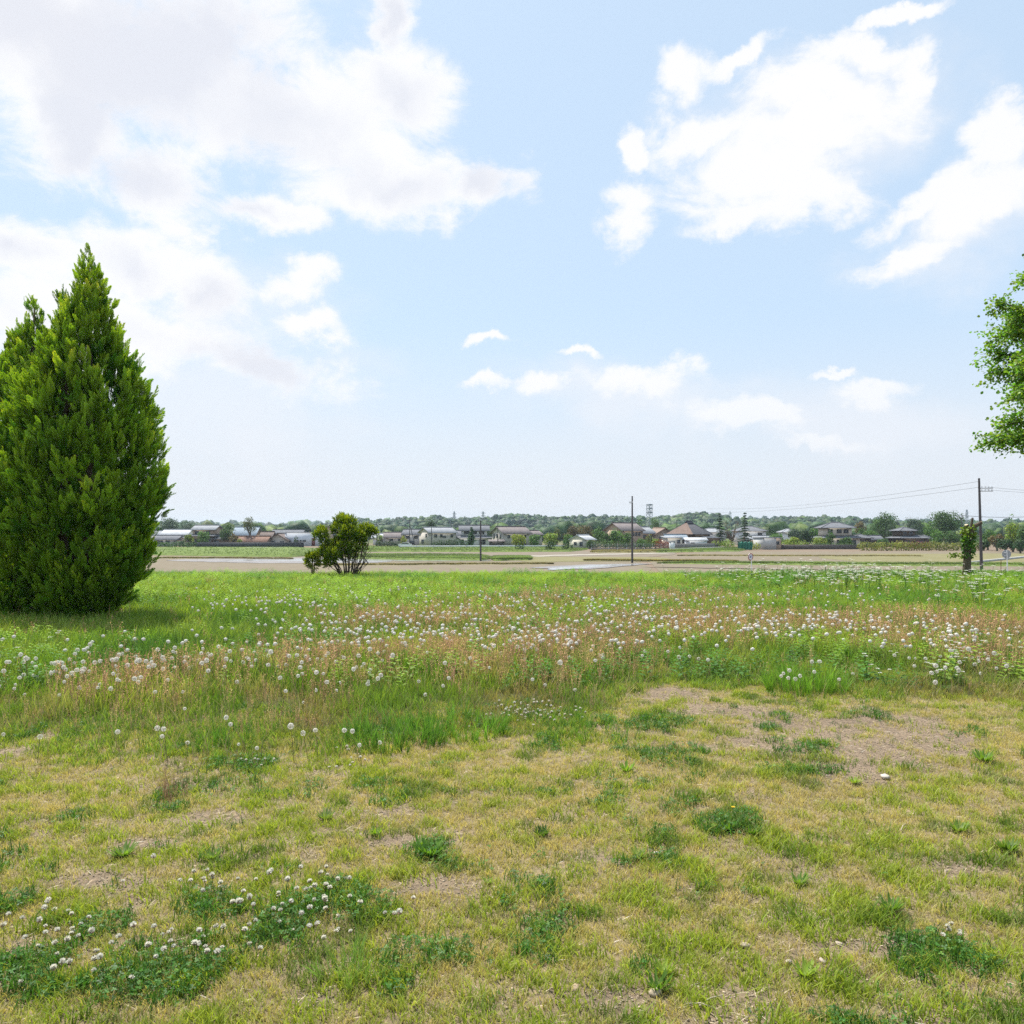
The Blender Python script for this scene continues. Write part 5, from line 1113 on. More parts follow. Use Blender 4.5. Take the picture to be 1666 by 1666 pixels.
C = np.array([[.062, .165, .025]]) * r.uniform(.55, 1.5, (n, 1)); C[r.uniform(0, 1, n) < .15] *= np.array([1.8, 1.3, .8])
V = inst(tri_T(), np.stack([x, y, gz(x, y) + hh], 1), frames(dirs, r.uniform(0, 6.28, n)), r.uniform(.007, .0125, n), C)
# fine feathery leaves mixed in (vetch)
n2 = n // 3; s = r.integers(0, n, n2); V2 = scatter(TSH, x[s], y[s], r.uniform(.04, .09, n2), np.array([[.07, .17, .03]]) * r.uniform(.6, 1.5, (n2, 1)), r, wscale=r.uniform(.04, .07, n2))
stuff('clover_cover', 'dark green clover leaves growing in patches through the lawn', [V, V2], M['leaf'], 'clover')

# --- tall meadow
r = np.random.default_rng(105)
x, y = sample(r, 118000, 5.2, 30.6, .72, 1.0); md = med(x, y); ok = (md > 0) & (y < ledge(x) + 1.2); x, y, md = x[ok], y[ok], md[ok]
px, py = PX(x, y), PY(y)
SOR = [(130, 1195, 260, 34), (420, 1190, 160, 26), (250, 1125, 170, 45), (90, 1185, 170, 26), (560, 1090, 190, 38), (800, 1085, 180, 45), (950, 1075, 170, 50), (1150, 1030, 240, 30), (1380, 1035, 220, 32), (1580, 1035, 180, 36), (1640, 1090, 120, 30), (700, 1020, 200, 25), (1000, 985, 260, 14), (450, 1150, 120, 30)]
sor = np.clip(blobs(x, y, SOR) + .7 * (fbm(x, y, .9, 71) - .5), 0, 1)
keep = r.uniform(0, 1, len(x)) > sor * .25; x, y, md, px, py, sor = [a[keep] for a in (x, y, md, px, py, sor)]; n = len(x)
f1 = fbm(x, y, 1.1, 72); f2 = fbm(x, y, .35, 73)
C1 = np.array([[.17, .31, .04]]); C2 = np.array([[.29, .40, .055]]); C3 = np.array([[.46, .41, .16]]); C4 = np.array([[.085, .20, .04]])
w = sstep(.35, .65, f1 + .15 * (y > 14))[:, None]; C = C1 * (1 - w) + C2 * w
w = (sstep(.45, .7, f2) * np.clip(sor * 1.2 + .25, 0, 1) * (y < 14))[:, None]; C = C * (1 - w * .8) + C3 * w * .8
w = sstep(.62, .75, fbm(x, y, 1.6, 75))[:, None]; C = C * (1 - w * .7) + C4 * w * .7
C = C * r.uniform(.75, 1.25, (n, 1))
h = (.055 + .245 * sstep(-.2, 2.8, md)) * r.uniform(.6, 1.25, n) * (1 + .35 * (fbm(x, y, 1.4, 76) - .4)); h *= np.interp(y, [5, 10, 20, 27, 31], [1, .9, .85, .75, .7])
wd = h * np.interp(y, [5, 10, 30], [.9, 1.15, 1.9])
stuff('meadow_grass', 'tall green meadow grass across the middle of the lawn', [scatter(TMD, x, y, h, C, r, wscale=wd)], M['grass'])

# understorey: denser short growth between the stems
r = np.random.default_rng(106); x, y = sample(r, 60000, 5.2, 33, .72, 1); md = med(x, y); ok = (md > -.2) & (y < ledge(x) + 4); x, y = x[ok], y[ok]; n = len(x)
C = np.array([[.19, .30, .045]]) * r.uniform(.6, 1.4, (n, 1)); w = sstep(.5, .7, fbm(x, y, .8, 77))[:, None] * (y[:, None] < 13); C = C * (1 - w) + np.array([[.27, .23, .09]]) * w
h = r.uniform(.05, .12, n) * np.interp(y, [5, 30], [1, 1.2]); stuff('meadow_undergrowth', 'low leafy growth at the foot of the meadow grass', [scatter(TSH, x, y, h, C, r, wscale=h * np.interp(y, [5, 30], [.9, 2.2]))], M['grass'])

# sorrel and plantain seed stems: reddish brown, in drifts
def sorrel_T(seed):
    r = np.random.default_rng(seed); V = []; Fc = []; C = []
    for b in range(3):
        a = r.uniform(0, 6.28); o_ = np.array([r.uniform(-.12, .12), r.uniform(-.12, .12), 0]); top = o_ + np.array([math.cos(a) * .15, math.sin(a) * .15, r.uniform(.75, 1.1)]); f = r.uniform(0, 3.14); s = np.array([math.cos(f), math.sin(f), 0]) * .008; k = len(V)
        V += [o_ - s, o_ + s, top + s * .5, top - s * .5]; C += [np.array([.8, 1.0, .8])] * 2 + [np.array([1.1, .9, .9])] * 2; Fc += [(k, k + 1, k + 2), (k, k + 2, k + 3)]
        for q in range(11):
            t = r.uniform(.42, 1.02); p = o_ + (top - o_) * t + r.uniform(-.035, .035, 3) * np.array([1, 1, .5]); u = r.standard_normal(3); u /= np.linalg.norm(u); v = np.cross(u, r.standard_normal(3)); v /= np.linalg.norm(v); k = len(V); g = .026
            V += [p + u * g, p + v * g * .7, p - u * g]; C += [np.array([1.25, 1.0, .95]) * r.uniform(.7, 1.4)] * 3; Fc.append((k, k + 1, k + 2))
    return np.array(V), np.array(Fc), np.array(C)
TSO = [sorrel_T(s) for s in range(5)]
r = np.random.default_rng(107); x, y = sample(r, 80000, 5.0, 24, .72, 1); md = med(x, y); sor = blobs(x, y, SOR) + .9 * (fbm(x, y, .8, 71) - .5)
keep = (md > -.05) & (r.uniform(0, 1, len(x)) < np.clip(sor, .03, 1) ** 1.2 * .34); x, y, md = x[keep], y[keep], md[keep]; n = len(x)
C = np.array([[.42, .285, .175]]) * r.uniform(.7, 1.4, (n, 1)); w = (r.uniform(0, 1, n) < .5)[:, None]; C = np.where(w, np.array([[.55, .44, .22]]) * r.uniform(.7, 1.3, (n, 1)), C)
h = (.12 + .20 * sstep(0, 2.2, md)) * r.uniform(.7, 1.2, n); stuff('sorrel_stems', 'reddish brown seed stems standing in drifts through the meadow', [scatter(TSO, x, y, h, C, r, wscale=h * np.interp(y, [5, 24], [1, 1.9]))], M['dry'], 'wild plants')

r = np.random.default_rng(117); x, y = sample(r, 16000, 5.0, 16, .72, 1); md = med(x, y); keep = (md > -.5) & (r.uniform(0, 1, len(x)) < .12 + .35 * sstep(.5, .7, fbm(x, y, .7, 99))); x, y = x[keep], y[keep]; n = len(x)
P = np.stack([x, y, gz(x, y)], 1); D = np.stack([r.normal(0, .35, n), r.normal(0, .35, n), np.ones(n)], 1); h = r.uniform(.14, .42, n); TB = blade_T(95, 3, 2, .1, .014, .5)
stuff('dry_stalks', 'pale yellow dry stalks and dandelion stems leaning through the front of the meadow', [inst(TB, P, frames(D, r.uniform(0, 6.28, n)), np.stack([h, h, h], 1), np.array([[.50, .40, .19]]) * r.uniform(.5, 1.3, (n, 1)))], M['dry'], 'dry stalks')

# broad-leaved weeds towards the back
def weed_T(seed):
    r = np.random.default_rng(seed); V = []; Fc = []; C = []
    for q in range(16):
        t = (q + 1) / 16; a = q * 2.4 + r.uniform(-.4, .4); p = np.array([0, 0, t * .92]); l = .34 * (1.1 - t * .7); d = np.array([math.cos(a), math.sin(a), .45]) * l; s = np.array([-math.sin(a), math.cos(a), 0]) * l * .22; k = len(V)
        V += [p, p + d * .5 + s, p + d + np.array([0, 0, -.06]), p + d * .5 - s]; C += [np.ones(3) * (.8 + .35 * t)] * 4; Fc += [(k, k + 1, k + 2), (k, k + 2, k + 3)]
    return np.array(V), np.array(Fc), np.array(C)
TWE = [weed_T(s) for s in range(4)]
r = np.random.default_rng(108); x, y = sample(r, 34000, 8, 31, .72, 1); px, py = PX(x, y), PY(y)
pr = .12 + .75 * sstep(14, 20, y) + .25 * (fbm(x, y, 1.2, 81) > .6); keep = (med(x, y) > .5) & (y < ledge(x) + 1) & (r.uniform(0, 1, len(x)) < pr); x, y = x[keep], y[keep]; n = len(x)
w = sstep(.4, .6, fbm(x, y, 2.2, 82) - .08 * (x > 3))[:, None]; C = (np.array([[.09, .21, .04]]) * (1 - w) + np.array([[.23, .35, .055]]) * w) * r.uniform(.7, 1.3, (n, 1))
h = r.uniform(.14, .30, n) * (1 + .3 * (fbm(x, y, 1.0, 83) > .62)); stuff('meadow_weeds', 'leafy bright green weeds filling the back of the meadow', [scatter(TWE, x, y, h, C, r, wscale=h * 1.3)], M['leaf'], 'wild plants')

# rough growth on the field banks
r = np.random.default_rng(109); ch = []
for A_, B_, dn, mk in bank_pts:
    n = int(5200 * dn); t = r.uniform(0, len(A_) - 1.01, n); i = t.astype(int); f = (t - i)[:, None]; a = A_[i] * (1 - f) + A_[i + 1] * f; b = B_[i] * (1 - f) + B_[i + 1] * f; u = r.uniform(0, 1, (n, 1)); p = a * (1 - u) + b * u; p[:, 2] -= .02
    c = (np.array([[.12, .185, .04]]) if mk == 'bank' else np.array([[.24, .21, .09]])) * r.uniform(.6, 1.4, (n, 1)); c = c * (1 + .8 * (vnoise(p[:, 0], p[:, 1], 6, 90)[:, None] - .5)); h = r.uniform(.12, .38, n)
    ch.append(inst(TTU[0], p, rotz(r.uniform(0, 6.28, n)), np.stack([h * 3.2, h * 3.2, h], 1), c))
stuff('bank_grass', 'rough grass growing on the banks between the paddies', ch, M['grass'])

# ------------------------------------------------------------------ dandelion clocks (300 single ones, the rest one mass)
M['stalk'] = mat('green_stalk', base=(.16, .20, .06), rough=.6)
def dandelion_mesh(seed, h, R_):
    r = np.random.default_rng(seed); mb = MB(); lean = r.uniform(-.03, .03, 2)
    top = np.array([lean[0], lean[1], h - R_]); mb.tube([(0, 0, -.01), tuple(top * .5 + np.array([lean[0] * -.2, 0, 0])), tuple(top)], [.0026, .0022, .0018], 5, (.30, .27, .13))
    Vc = IV1 * .0065 + top; mb.add(Vc, IF1, (.42, .33, .20))
    n = 85; g = np.pi * (3 - 5 ** .5) * np.arange(n); zz = 1 - 2 * (np.arange(n) + .5) / n; d = np.stack([np.sqrt(1 - zz ** 2) * np.cos(g), np.sqrt(1 - zz ** 2) * np.sin(g), zz], 1) + r.normal(0, .06, (n, 3))
    half = r.uniform(0, 1) < .35; hd = r.standard_normal(3); hd /= np.linalg.norm(hd)
    for q in range(n):
        if half and d[q] @ hd > .25: continue
        dd = d[q] / np.linalg.norm(d[q]); u = np.cross(dd, [.3, .5, .8]); u /= np.linalg.norm(u); v = np.cross(dd, u); p = top + dd * R_ * r.uniform(.86, 1.02); V = [top + dd * R_ * .78]; m = 5; a0 = r.uniform(0, 6)
        for k in range(m): a = a0 + 2 * math.pi * k / m; V.append(p + (u * math.cos(a) + v * math.sin(a)) * R_ * .165)
        mb.add(V, [(0, 1 + k, 1 + (k + 1) % m) for k in range(m)], (.82, .79, .73))
        if q % 3 == 0: w = u * .0006; mb.add([top - w, top + w, p], [(0, 1, 2)], (.6, .55, .45))
    V, Fc, C = mb.arrays(); return new_mesh('dandelion_clock', V, Fc, C, [M['fluff']])
DM = [dandelion_mesh(s, hh, RR) for s, (hh, RR) in enumerate([(.26, .021), (.30, .0215), (.22, .019), (.32, .021), (.28, .018), (.19, .019)])]
r = np.random.default_rng(110)
DD = [(110, 1100, 170, 30, 90), (280, 1075, 190, 34, 70), (480, 1085, 260, 44, 60), (560, 1022, 150, 28, 62), (690, 1040, 180, 34, 70), (880, 1035, 170, 35, 110), (700, 1000, 250, 20, 70), (1100, 1010, 230, 28, 150), (1350, 1020, 230, 28, 140), (1550, 1040, 150, 34, 70), (900, 975, 420, 18, 150), (440, 975, 110, 12, 45),
      (1560, 1095, 120, 24, 22), (650, 1110, 250, 40, 22), (1000, 1075, 200, 36, 30), (240, 1210, 260, 30, 12), (560, 1230, 120, 20, 6), (1200, 960, 420, 10, 60), (600, 955, 300, 8, 40), (1330, 1105, 90, 16, 12)]
pts = []
for (a, b, sx, sy, n) in DD:
    q = 0; n = int(n * (1.2 if b < 1060 else 1))
    while q < n:
        px = a + r.normal(0, sx * .55); py = b + r.normal(0, sy * .55)
        if py < 935: continue
        x, y = G(px, py + 26)  # heads stand about 0.3 m above their feet
        y = max(y, 5.5); pts.append((y, x)); q += 1
pts = [p for p in pts if p[0] < 28.5]; pts.sort(); print('dandelions', len(pts))
def zone(x, y):
    px = PX(x, y)
    if y < 7.2 and px < 700: return 'white dandelion clock standing alone at the front edge of the meadow, left'
    if y < 8.8 and px < 140: return 'white dandelion clock close to the left frame edge, in front of the big cypress'
    if y < 8.8 and px < 280: return 'white dandelion clock among brown stems just below the right side of the big cypress'
    if y < 8.8: return 'white dandelion clock in the near grass right of the big cypress and below the bush' if px < 420 else ('white dandelion clock standing in short brown grass at the front of the meadow' if px < 1100 else 'white dandelion clock by the weeds near the right edge')
    if px < 200: return 'white dandelion clock in the shaded green grass at the foot of the big cypress'
    if px < 470: return 'white dandelion clock in the green grass right of the big cypress'
    if px < 780: return 'white dandelion clock in the dense drift left of the middle'
    if px < 1150: return 'white dandelion clock among the reddish stems in the middle'
    return 'white dandelion clock among the reddish stems at right'
for i, (y, x) in enumerate(pts[:300]):
    o = link_mesh('dandelion', DM[int(r.integers(0, 6))], None, (x, y, float(gz(x, y)))); s = r.uniform(.78, 1.2) * (.88 if y < 7.6 else 1); o.scale = (s, s, s * r.uniform(.85, 1.1)); o.rotation_euler = (r.normal(0, .16), r.normal(0, .16), r.uniform(0, 6.28))
    tag(o, zone(x, y), 'dandelion', 'dandelion clocks: ' + zone(x, y).replace('white dandelion clock ', ''))
rest = np.array(pts[300:]); n = len(rest)
if n:
    ch = []; r = np.random.default_rng(111); Vd = IV1 * (1 + .12 * r.standard_normal(len(IV1)))[:, None]; x = rest[:, 1]; y = rest[:, 0]; hh = r.uniform(.2, .32, n); P = np.stack([x, y, gz(x, y) + hh], 1)
    ch.append(inst((Vd, IF1, np.ones((len(Vd), 3))), P, rotz(r.uniform(0, 6, n)), r.uniform(.022, .028, n), np.tile(np.array([[.80, .77, .71]]), (n, 1))))
    ST = (np.array([(-.003, 0, 0), (.003, 0, 0), (.002, 0, 1), (-.002, 0, 1)]), np.array([(0, 1, 2), (0, 2, 3)]), np.ones((4, 3)))
    ch.append(inst(ST, np.stack([x, y, gz(x, y)], 1), rotz(r.uniform(0, 3, n)), np.stack([np.ones(n), np.ones(n), hh], 1), np.tile(np.array([[.3, .27, .13]]), (n, 1))))
    stuff('dandelion_drift', 'hundreds of tiny white dandelion clocks scattered over the back of the meadow', ch, M['fluff'], 'dandelions')

# ------------------------------------------------------------------ white umbel flowers on the right edge of the lawn
def umbel_mesh(seed, h, R_):
    r = np.random.default_rng(seed); mb = MB()
    for b in range(3):
        a = r.uniform(0, 6.28); sp = r.uniform(.02, .14); tx, ty, tz = math.cos(a) * sp, math.sin(a) * sp, h * r.uniform(.62, 1.05); mb.tube([(0, 0, 0), (tx * .3, ty * .3, tz * .6), (tx, ty, tz)], [.004, .003, .002], 4, (.14, .22, .06))
        for q in range(26):
            a2 = r.uniform(0, 6.28); rr = R_ * math.sqrt(r.uniform(0, 1)); p = np.array([tx + math.cos(a2) * rr, ty + math.sin(a2) * rr, tz + .02 - rr * .12 + r.uniform(-.004, .004)]); s = .008; u = r.uniform(0, 3); c, sn = math.cos(u) * s, math.sin(u) * s
            V = [p + np.array([c, sn, r.uniform(0, .006)]), p + np.array([-sn, c, 0]), p + np.array([-c, -sn, r.uniform(0, .006)]), p + np.array([sn, -c, 0])]; mb.add(V, [(0, 1, 2, 3)], (.74, .73, .66))
            if q % 4 == 0: mb.add([(tx, ty, tz - .02), (tx + .001, ty, tz - .02), tuple(p)], [(0, 1, 2)], (.14, .22, .06))
    for q in range(10):
        a = r.uniform(0, 6.28); z = r.uniform(.05, h * .75); l = r.uniform(.05, .12); d = np.array([math.cos(a), math.sin(a), .35]); s = np.array([-math.sin(a), math.cos(a), 0]) * l * .22; p = np.array([0, 0, z]); mb.add([p, p + d * l * .5 + s, p + d * l, p + d * l * .5 - s], [(0, 1, 2, 3)], (.11, .22, .045))
    V, Fc, C = mb.arrays(); return new_mesh('umbel_plant', V, Fc, C, [M['fluff']])
UM = [umbel_mesh(s, hh, RR) for s, (hh, RR) in enumerate([(.42, .036), (.50, .042), (.34, .032), (.46, .038)])]
r = np.random.default_rng(112); k = 0
for (px0, sx, y0, y1, n, lab) in [(1410, 125, 19, 28, 212, 'white umbel flower in the back right drift of the meadow'), (1600, 60, 15, 24, 28, 'white umbel flower head near the ivy-clad stump'), (1250, 60, 22, 28, 30, 'white umbel flower head below the round speed sign'),
                                  (60, 50, 8.6, 11, 9, 'flat white umbel flower in front of the big cypress'), (1560, 60, 8.0, 10, 20, 'white umbel flower in the front right of the meadow')]:
    for q in range(n):
        y = r.uniform(y0, y1); px = px0 + r.normal(0, sx); x = X(px, y); o = link_mesh('umbel_plant', UM[k % 4], None, (x, y, float(gz(x, y)))); k += 1
        s = r.uniform(.65, 1.2) * (1.2 if y > 15 else .62); o.scale = (s, s, s); o.rotation_euler = (0, 0, r.uniform(0, 6.28)); lb = lab if 'drift' not in lab else lab + (', left part' if px < 1330 else ', middle part' if px < 1480 else ', right part'); tag(o, lb, 'wildflower', 'umbel flowers: ' + lb)

# ------------------------------------------------------------------ clover flower heads
def clover_mesh(seed):
    r = np.random.default_rng(seed); mb = MB(); h = .075; mb.tube([(0, 0, 0), (.004, 0, h)], [.0013, .001], 4, (.15, .25, .06))
    mb.add(IV1 * np.array([.0085, .0085, .0075]) + np.array([.004, 0, h]), IF1, (.5, .45, .34))
    for q in range(60):
        d = r.standard_normal(3); d /= np.linalg.norm(d); d[2] = d[2] * .8 + .1; u = np.cross(d, [.2, .9, .4]); u /= np.linalg.norm(u); c = (.82, .78, .68) if d[2] > -.2 else (.42, .28, .20); p = np.array([.004, 0, h]) + d * .004
        mb.add([p, p + d * .0085 + u * .0030, p + d * .0120, p + d * .0085 - u * .0030], [(0, 1, 2, 3)], c)
    V, Fc, C = mb.arrays(); return new_mesh('clover_flower', V, Fc, C, [M['fluff']])
CM = [clover_mesh(s) for s in range(3)]; r = np.random.default_rng(113)
for (px0, py0, sx, sy, n, lab) in [(490, 1500, 150, 48, 64, 'whitish clover flower in the largest clover patch at lower left'), (330, 1565, 80, 36, 18, 'whitish clover flower on the dark round clover patch'), (95, 1560, 130, 60, 44, 'pale pinkish clover flower at the lower left corner'), (350, 1455, 40, 8, 10, 'whitish clover flower at the upper rim of the lower left clover patch'),
                                   (870, 1165, 70, 14, 80, 'whitish clover flower in the mid-distance patch at the meadow edge'), (1540, 1535, 30, 20, 7, 'whitish clover flower in the lower right patch'), (410, 1250, 40, 8, 8, 'whitish clover flower in the small patch beyond the dead brown stems'), (560, 1240, 40, 30, 10, 'whitish clover flower in the dry grass left of the mid-distance patch')]:
    for q in range(n):
        x, y = G(px0 + r.normal(0, sx * .6), py0 + r.normal(0, sy * .6)); o = link_mesh('clover_flower', CM[q % 3], None, (x, y, float(gz(x, y)) + .001)); s = r.uniform(.5, .85); o.scale = (s, s, s * r.uniform(.8, 1.4)); o.rotation_euler = (r.normal(0, .15), r.normal(0, .15), r.uniform(0, 6.28))
        tag(o, lab, 'clover flower', 'clover flowers: ' + lab)

# ------------------------------------------------------------------ single clumps, weeds and stones in the lawn
def clump(name, label, px, py, h, w, n, col, m, cat, T=TTU, lean=1.0, group=None):
    x, y = G(px, py); r = np.random.default_rng(int(px * 7 + py)); ch = []; a = r.uniform(0, 6.28, n); rr = w * np.sqrt(r.uniform(0, 1, n)); xx, yy = np.cos(a) * rr, np.sin(a) * rr
    P = np.stack([xx, yy, gz(x + xx, y + yy) - float(gz(x, y))], 1); D = np.stack([xx / w * .5 * lean, yy / w * .5 * lean, np.ones(n)], 1) + r.normal(0, .12, (n, 3)); C = np.array([col]) * r.uniform(.7, 1.35, (n, 1)); hh = h * r.uniform(.6, 1.15, n)
    for k, Tm in enumerate(T):
        s = np.arange(n) % len(T) == k
        if s.sum(): ch.append(inst(Tm, P[s], frames(D[s], r.uniform(0, 6.28, s.sum())), np.stack([hh[s] * .55, hh[s] * .55, hh[s]], 1), C[s]))
    V, Fc, C = join(ch); o = link_mesh(name, new_mesh(name, V, Fc, np.clip(C, .004, .9), [m]), None, (x, y, float(gz(x, y)))); tag(o, label, cat, group)
clump('grass_clump', 'long arching light green grass clump, lower left of centre at the edge of the clover', 575, 1600, .15, .11, 26, (.20, .34, .07), M['grass'], 'grass clump', lean=1.4)
clump('dead_stem_clump', 'upright clump of dead brown stems standing in the lawn at left', 285, 1300, .22, .12, 22, (.40, .25, .15), M['dry'], 'dead stems', T=[blade_T(90, 2, 6, .2, .02, .35)], lean=.5)
clump('grass_clump', 'dense tuft of tall green grass behind the bare patch at right', 1310, 1124, .30, .42, 120, (.17, .34, .04), M['grass'], 'grass clump', lean=.5)
clump('grass_clump', 'low green grass tuft right of the dense tuft behind the bare patch', 1420, 1130, .18, .35, 34, (.17, .30, .05), M['grass'], 'grass clump', lean=.6)
clump('grass_clump', 'green grass tuft beside the mid-distance clover patch', 640, 1205, .26, .42, 110, (.12, .26, .04), M['grass'], 'grass clump', lean=.6)
clump('grass_clump', 'dark green grass tuft in the meadow right of the big cypress', 370, 1015, .34, .7, 70, (.07, .17, .03), M['grass'], 'grass clump', lean=.5)
clump('grass_clump', 'green grass tuft at the front edge of the meadow, left', 375, 1210, .22, .35, 40, (.11, .25, .035), M['grass'], 'grass clump', lean=.6)
clump('grass_clump', 'lush green grass strip left of the flowering mid-distance clover', 740, 1188, .22, .45, 110, (.14, .31, .04), M['grass'], 'grass clump', lean=.6)
clump('grass_clump', 'low lush grass right of the flowering mid-distance clover', 960, 1192, .13, .42, 90, (.13, .28, .04), M['grass'], 'grass clump', lean=.7)
clump('dead_stem_clump', 'small clump of pale dead stalks right of the mid-distance grass tuft', 700, 1265, .16, .1, 5, (.40, .30, .17), M['dry'], 'dead stems', T=[blade_T(91, 2, 6, .3, .02, .5)], lean=.6)
clump('dead_stem_clump', 'thin dead seed stalks standing in the lawn near the left edge', 60, 1265, .16, .15, 6, (.38, .22, .14), M['dry'], 'dead stems', T=[blade_T(92, 2, 6, .3, .02, .5)], lean=.6)
def rosette(px, py, R_, n, col, label):
    n = int(n * 2.4); R_ = R_ * .8; col = (col[0] * 1.5, col[1] * 1.15, col[2] * .8); x, y = G(px, py); r = np.random.default_rng(int(px + py)); a = np.arange(n) * 2.4 + r.uniform(-.3, .3, n); el = r.uniform(.12, .62, n) * r.uniform(.6, 1, n)
    yv = np.stack([np.cos(a) * np.cos(el), np.sin(a) * np.cos(el), np.sin(el)], 1); xv = np.stack([-np.sin(a), np.cos(a), 0 * a], 1); zv = np.cross(xv, yv); V0 = []; F0 = []
    m = 6
    for i in range(m + 1):
        t = i / m; w = .105 * math.sin(math.pi * min(t * .85 + .12, 1)) * (1 if i % 2 else .6); z = -.38 * t * t; V0 += [(-w, t, z + .02), (w, t, z + .02)]
    for i in range(m): q = 2 * i; F0 += [(q, q + 1, q + 3), (q, q + 3, q + 2)]
    V, Fc, C = inst((np.array(V0), np.array(F0), np.ones((len(V0), 3))), np.zeros((n, 3)), np.stack([xv, yv, zv], 2), R_ * r.uniform(.6, 1.15, n), np.array([col]) * r.uniform(.7, 1.3, (n, 1)))
    o = link_mesh('weed_rosette', new_mesh('weed_rosette', V, Fc, C, [M['leaf']]), None, (x, y, float(gz(x, y)) + .004)); tag(o, label, 'weed', 'leafy weeds in the lawn')
for a in [(700, 1400, .11, 34, (.08, .20, .04), 'largest leafy weed, above the bare soil left of centre'), (682, 1385, .08, 20, (.10, .22, .04), 'leafy weed touching the upper left of the largest weed'), (882, 1362, .075, 24, (.045, .12, .02), 'small dark green weed near the centre of the lawn'),
          (530, 1345, .085, 26, (.12, .22, .08), 'grey-green spreading weed left of the largest weed'), (1185, 1352, .09, 26, (.07, .17, .03), 'dark weed under the small yellow flower'), (1225, 1360, .08, 20, (.06, .15, .03), 'dark weed right beside the one under the yellow flower'),
          (612, 1368, .06, 18, (.13, .28, .04), 'bright small weed left of the largest weed, near dry litter'), (795, 1445, .05, 14, (.14, .27, .05), 'tiny green weed right of the bare soil'), (1040, 1400, .08, 20, (.13, .24, .06), 'pale weed right of the centre of the lawn'), (200, 1405, .1, 20, (.10, .22, .05), 'flat green weed beside the litter patch at left'),
          (1310, 1590, .075, 20, (.16, .30, .05), 'bright green weed at lower right between the stones'), (1080, 1590, .07, 16, (.17, .30, .05), 'bright green weed at the bottom right of centre'), (1020, 1215 + 40, .1, 18, (.12, .26, .05), 'green weed above the centre lawn'), (1450, 1480, .085, 26, (.08, .19, .04), 'dark spreading weed at right above the lower right clover'),
          (1390, 1275, .07, 18, (.16, .30, .04), 'bright green weed at the lower rim of the bare patch'), (1600, 1240, .12, 30, (.10, .22, .04), 'wide green weed at the right edge beyond the bare patch'), (1640, 1380, .1, 24, (.10, .21, .05), 'green weed at the right edge of the lawn'), (1340, 1215, .08, 18, (.10, .22, .04), 'green weed in the middle of the bare patch'),
          (1560, 1350, .09, 22, (.11, .22, .05), 'spreading weed in the litter at right'), (1070, 1620, .08, 22, (.07, .18, .03), 'dark green weed at the bottom edge right of centre'), (1300, 1435, .07, 20, (.10, .22, .05), 'leafy weed above the three pale stones'), (345, 1410, .07, 16, (.12, .24, .06), 'small weed in the dry grass at left')]: rosette(*a)
def stone(px, py, s, col, label):
    x, y = G(px, py); r = np.random.default_rng(int(px)); V = IV2 * (1 + .10 * r.standard_normal(len(IV2)))[:, None] * np.array([1, .7, .45]) * s
    o = link_mesh('stone', new_mesh('stone', V, IF2, np.tile(np.array(col) * np.array([.72, .68, .62]), (len(V), 1)), [M['rock']]), None, (x, y, float(gz(x, y)) + s * .42)); o.rotation_euler = (r.uniform(-.2, .2), r.uniform(-.2, .2), r.uniform(0, 6)); tag(o, label, 'stone', 'pale stones in the lawn')
for a in [(1212, 1543, .021, (.55, .48, .38), 'largest pale oval stone at lower right'), (1068, 1392, .018, (.70, .66, .62), 'white flake in the grass right of centre'), (1283, 1570, .016, (.58, .52, .46), 'pale stone left of the bright weed at lower right'), (1338, 1568, .016, (.55, .48, .42), 'pale stone right of the bright weed at lower right'),
          (1440, 1267, .036, (.72, .68, .62), 'flat white stone on the lower part of the bare patch'), (1066, 1630, .025, (.55, .47, .36), 'tan leaf-like stone at the bottom edge'), (935, 1627, .020, (.48, .38, .26), 'brown leaf-like stone at the bottom left of the tan one'), (1000, 1510, .012, (.6, .42, .3), 'tiny orange-brown stone near the bottom centre'), (1365, 1540, .014, (.6, .52, .45), 'pale pebble on bare soil at lower right')]: stone(*a)
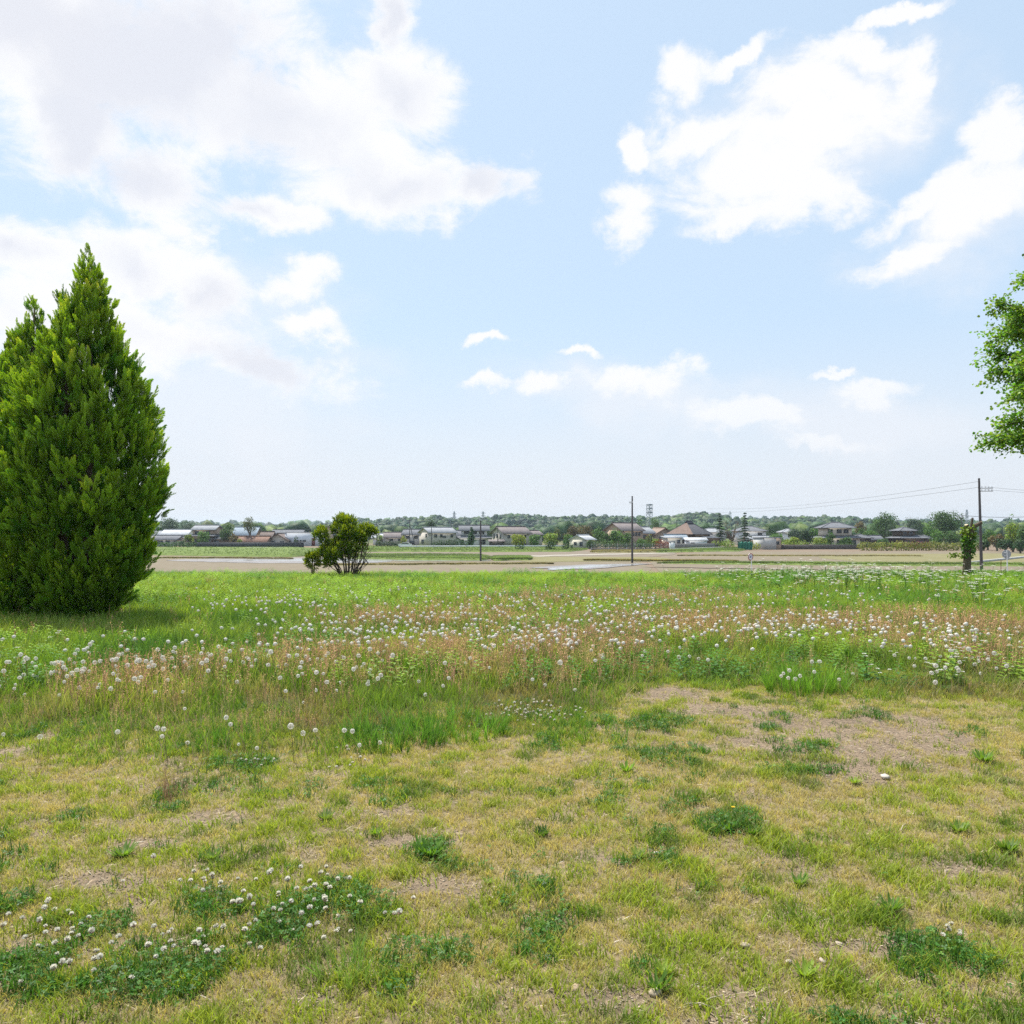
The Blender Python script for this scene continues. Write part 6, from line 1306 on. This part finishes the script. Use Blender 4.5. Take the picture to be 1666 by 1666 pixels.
def yellow():
    x, y = G(1190, 1335); root = empty('yellow_flower', (x, y, float(gz(x, y))), 0, 'single small yellow flower standing in the lawn right of centre', 'flower'); mb = MB(); mb.tube([(0, 0, 0), (.01, 0, .07)], [.0018, .0014], 5); mb.build('stalk', M['stalk'], root)
    p = MB(); r = random.Random(2)
    for k in range(22):
        a = k * 2.4; l = .013 if k > 8 else .008; d = Vector((math.cos(a), math.sin(a), .35 if k > 8 else .9)).normalized() * l; s = Vector((-math.sin(a), math.cos(a), 0)) * .0025; c = Vector((.01, 0, .07)); p.add([c, c + d * .5 + s, c + d, c + d * .5 - s], [(0, 1, 2, 3)])
    p.build('petals', mat('yellow_petal', base=(.75, .50, .02), rough=.6), root)
yellow()
def sticks():
    for i, (px, py, L_, a, lab) in enumerate([(1155, 1640, .13, .6, 'thin grey twig lying on bare soil at the bottom edge'), (1140, 1650, .10, -.3, 'grey twig crossing under the longer one at the bottom edge'), (1470, 1345, .12, .9, 'pale twig lying in the litter at right')]):
        x, y = G(px, py); mb = MB(); c, s = math.cos(a), math.sin(a); mb.tube([(-L_ * c / 2, -L_ * s / 2, .008), (0, .006, .016), (L_ * c / 2, L_ * s / 2, .010)], [.003, .0028, .0015], 6); o = mb.build('twig', mat('dead_twig', base=(.38, .32, .25), rough=.85), None, loc=(x, y, float(gz(x, y)))); tag(o, lab, 'twig')
sticks()

# ------------------------------------------------------------------ haze: one closed box of thin air round everything
hz = MB(); hz.box(-6100, 6100, -510, 8010, -8, 52)
hm = bpy.data.materials.new('haze'); hm.use_nodes = True; t = hm.node_tree; t.nodes.clear(); ou = t.nodes.new('ShaderNodeOutputMaterial'); pv = t.nodes.new('ShaderNodeVolumePrincipled')
pv.inputs['Color'].default_value = (.74, .88, 1.0, 1); pv.inputs['Density'].default_value = .00017; pv.inputs['Anisotropy'].default_value = .35; t.links.new(pv.outputs[0], ou.inputs['Volume'])
HAZE = hz.build('haze', hm); tag(HAZE, 'thin pale blue summer haze over the plain', 'haze', kind='stuff')
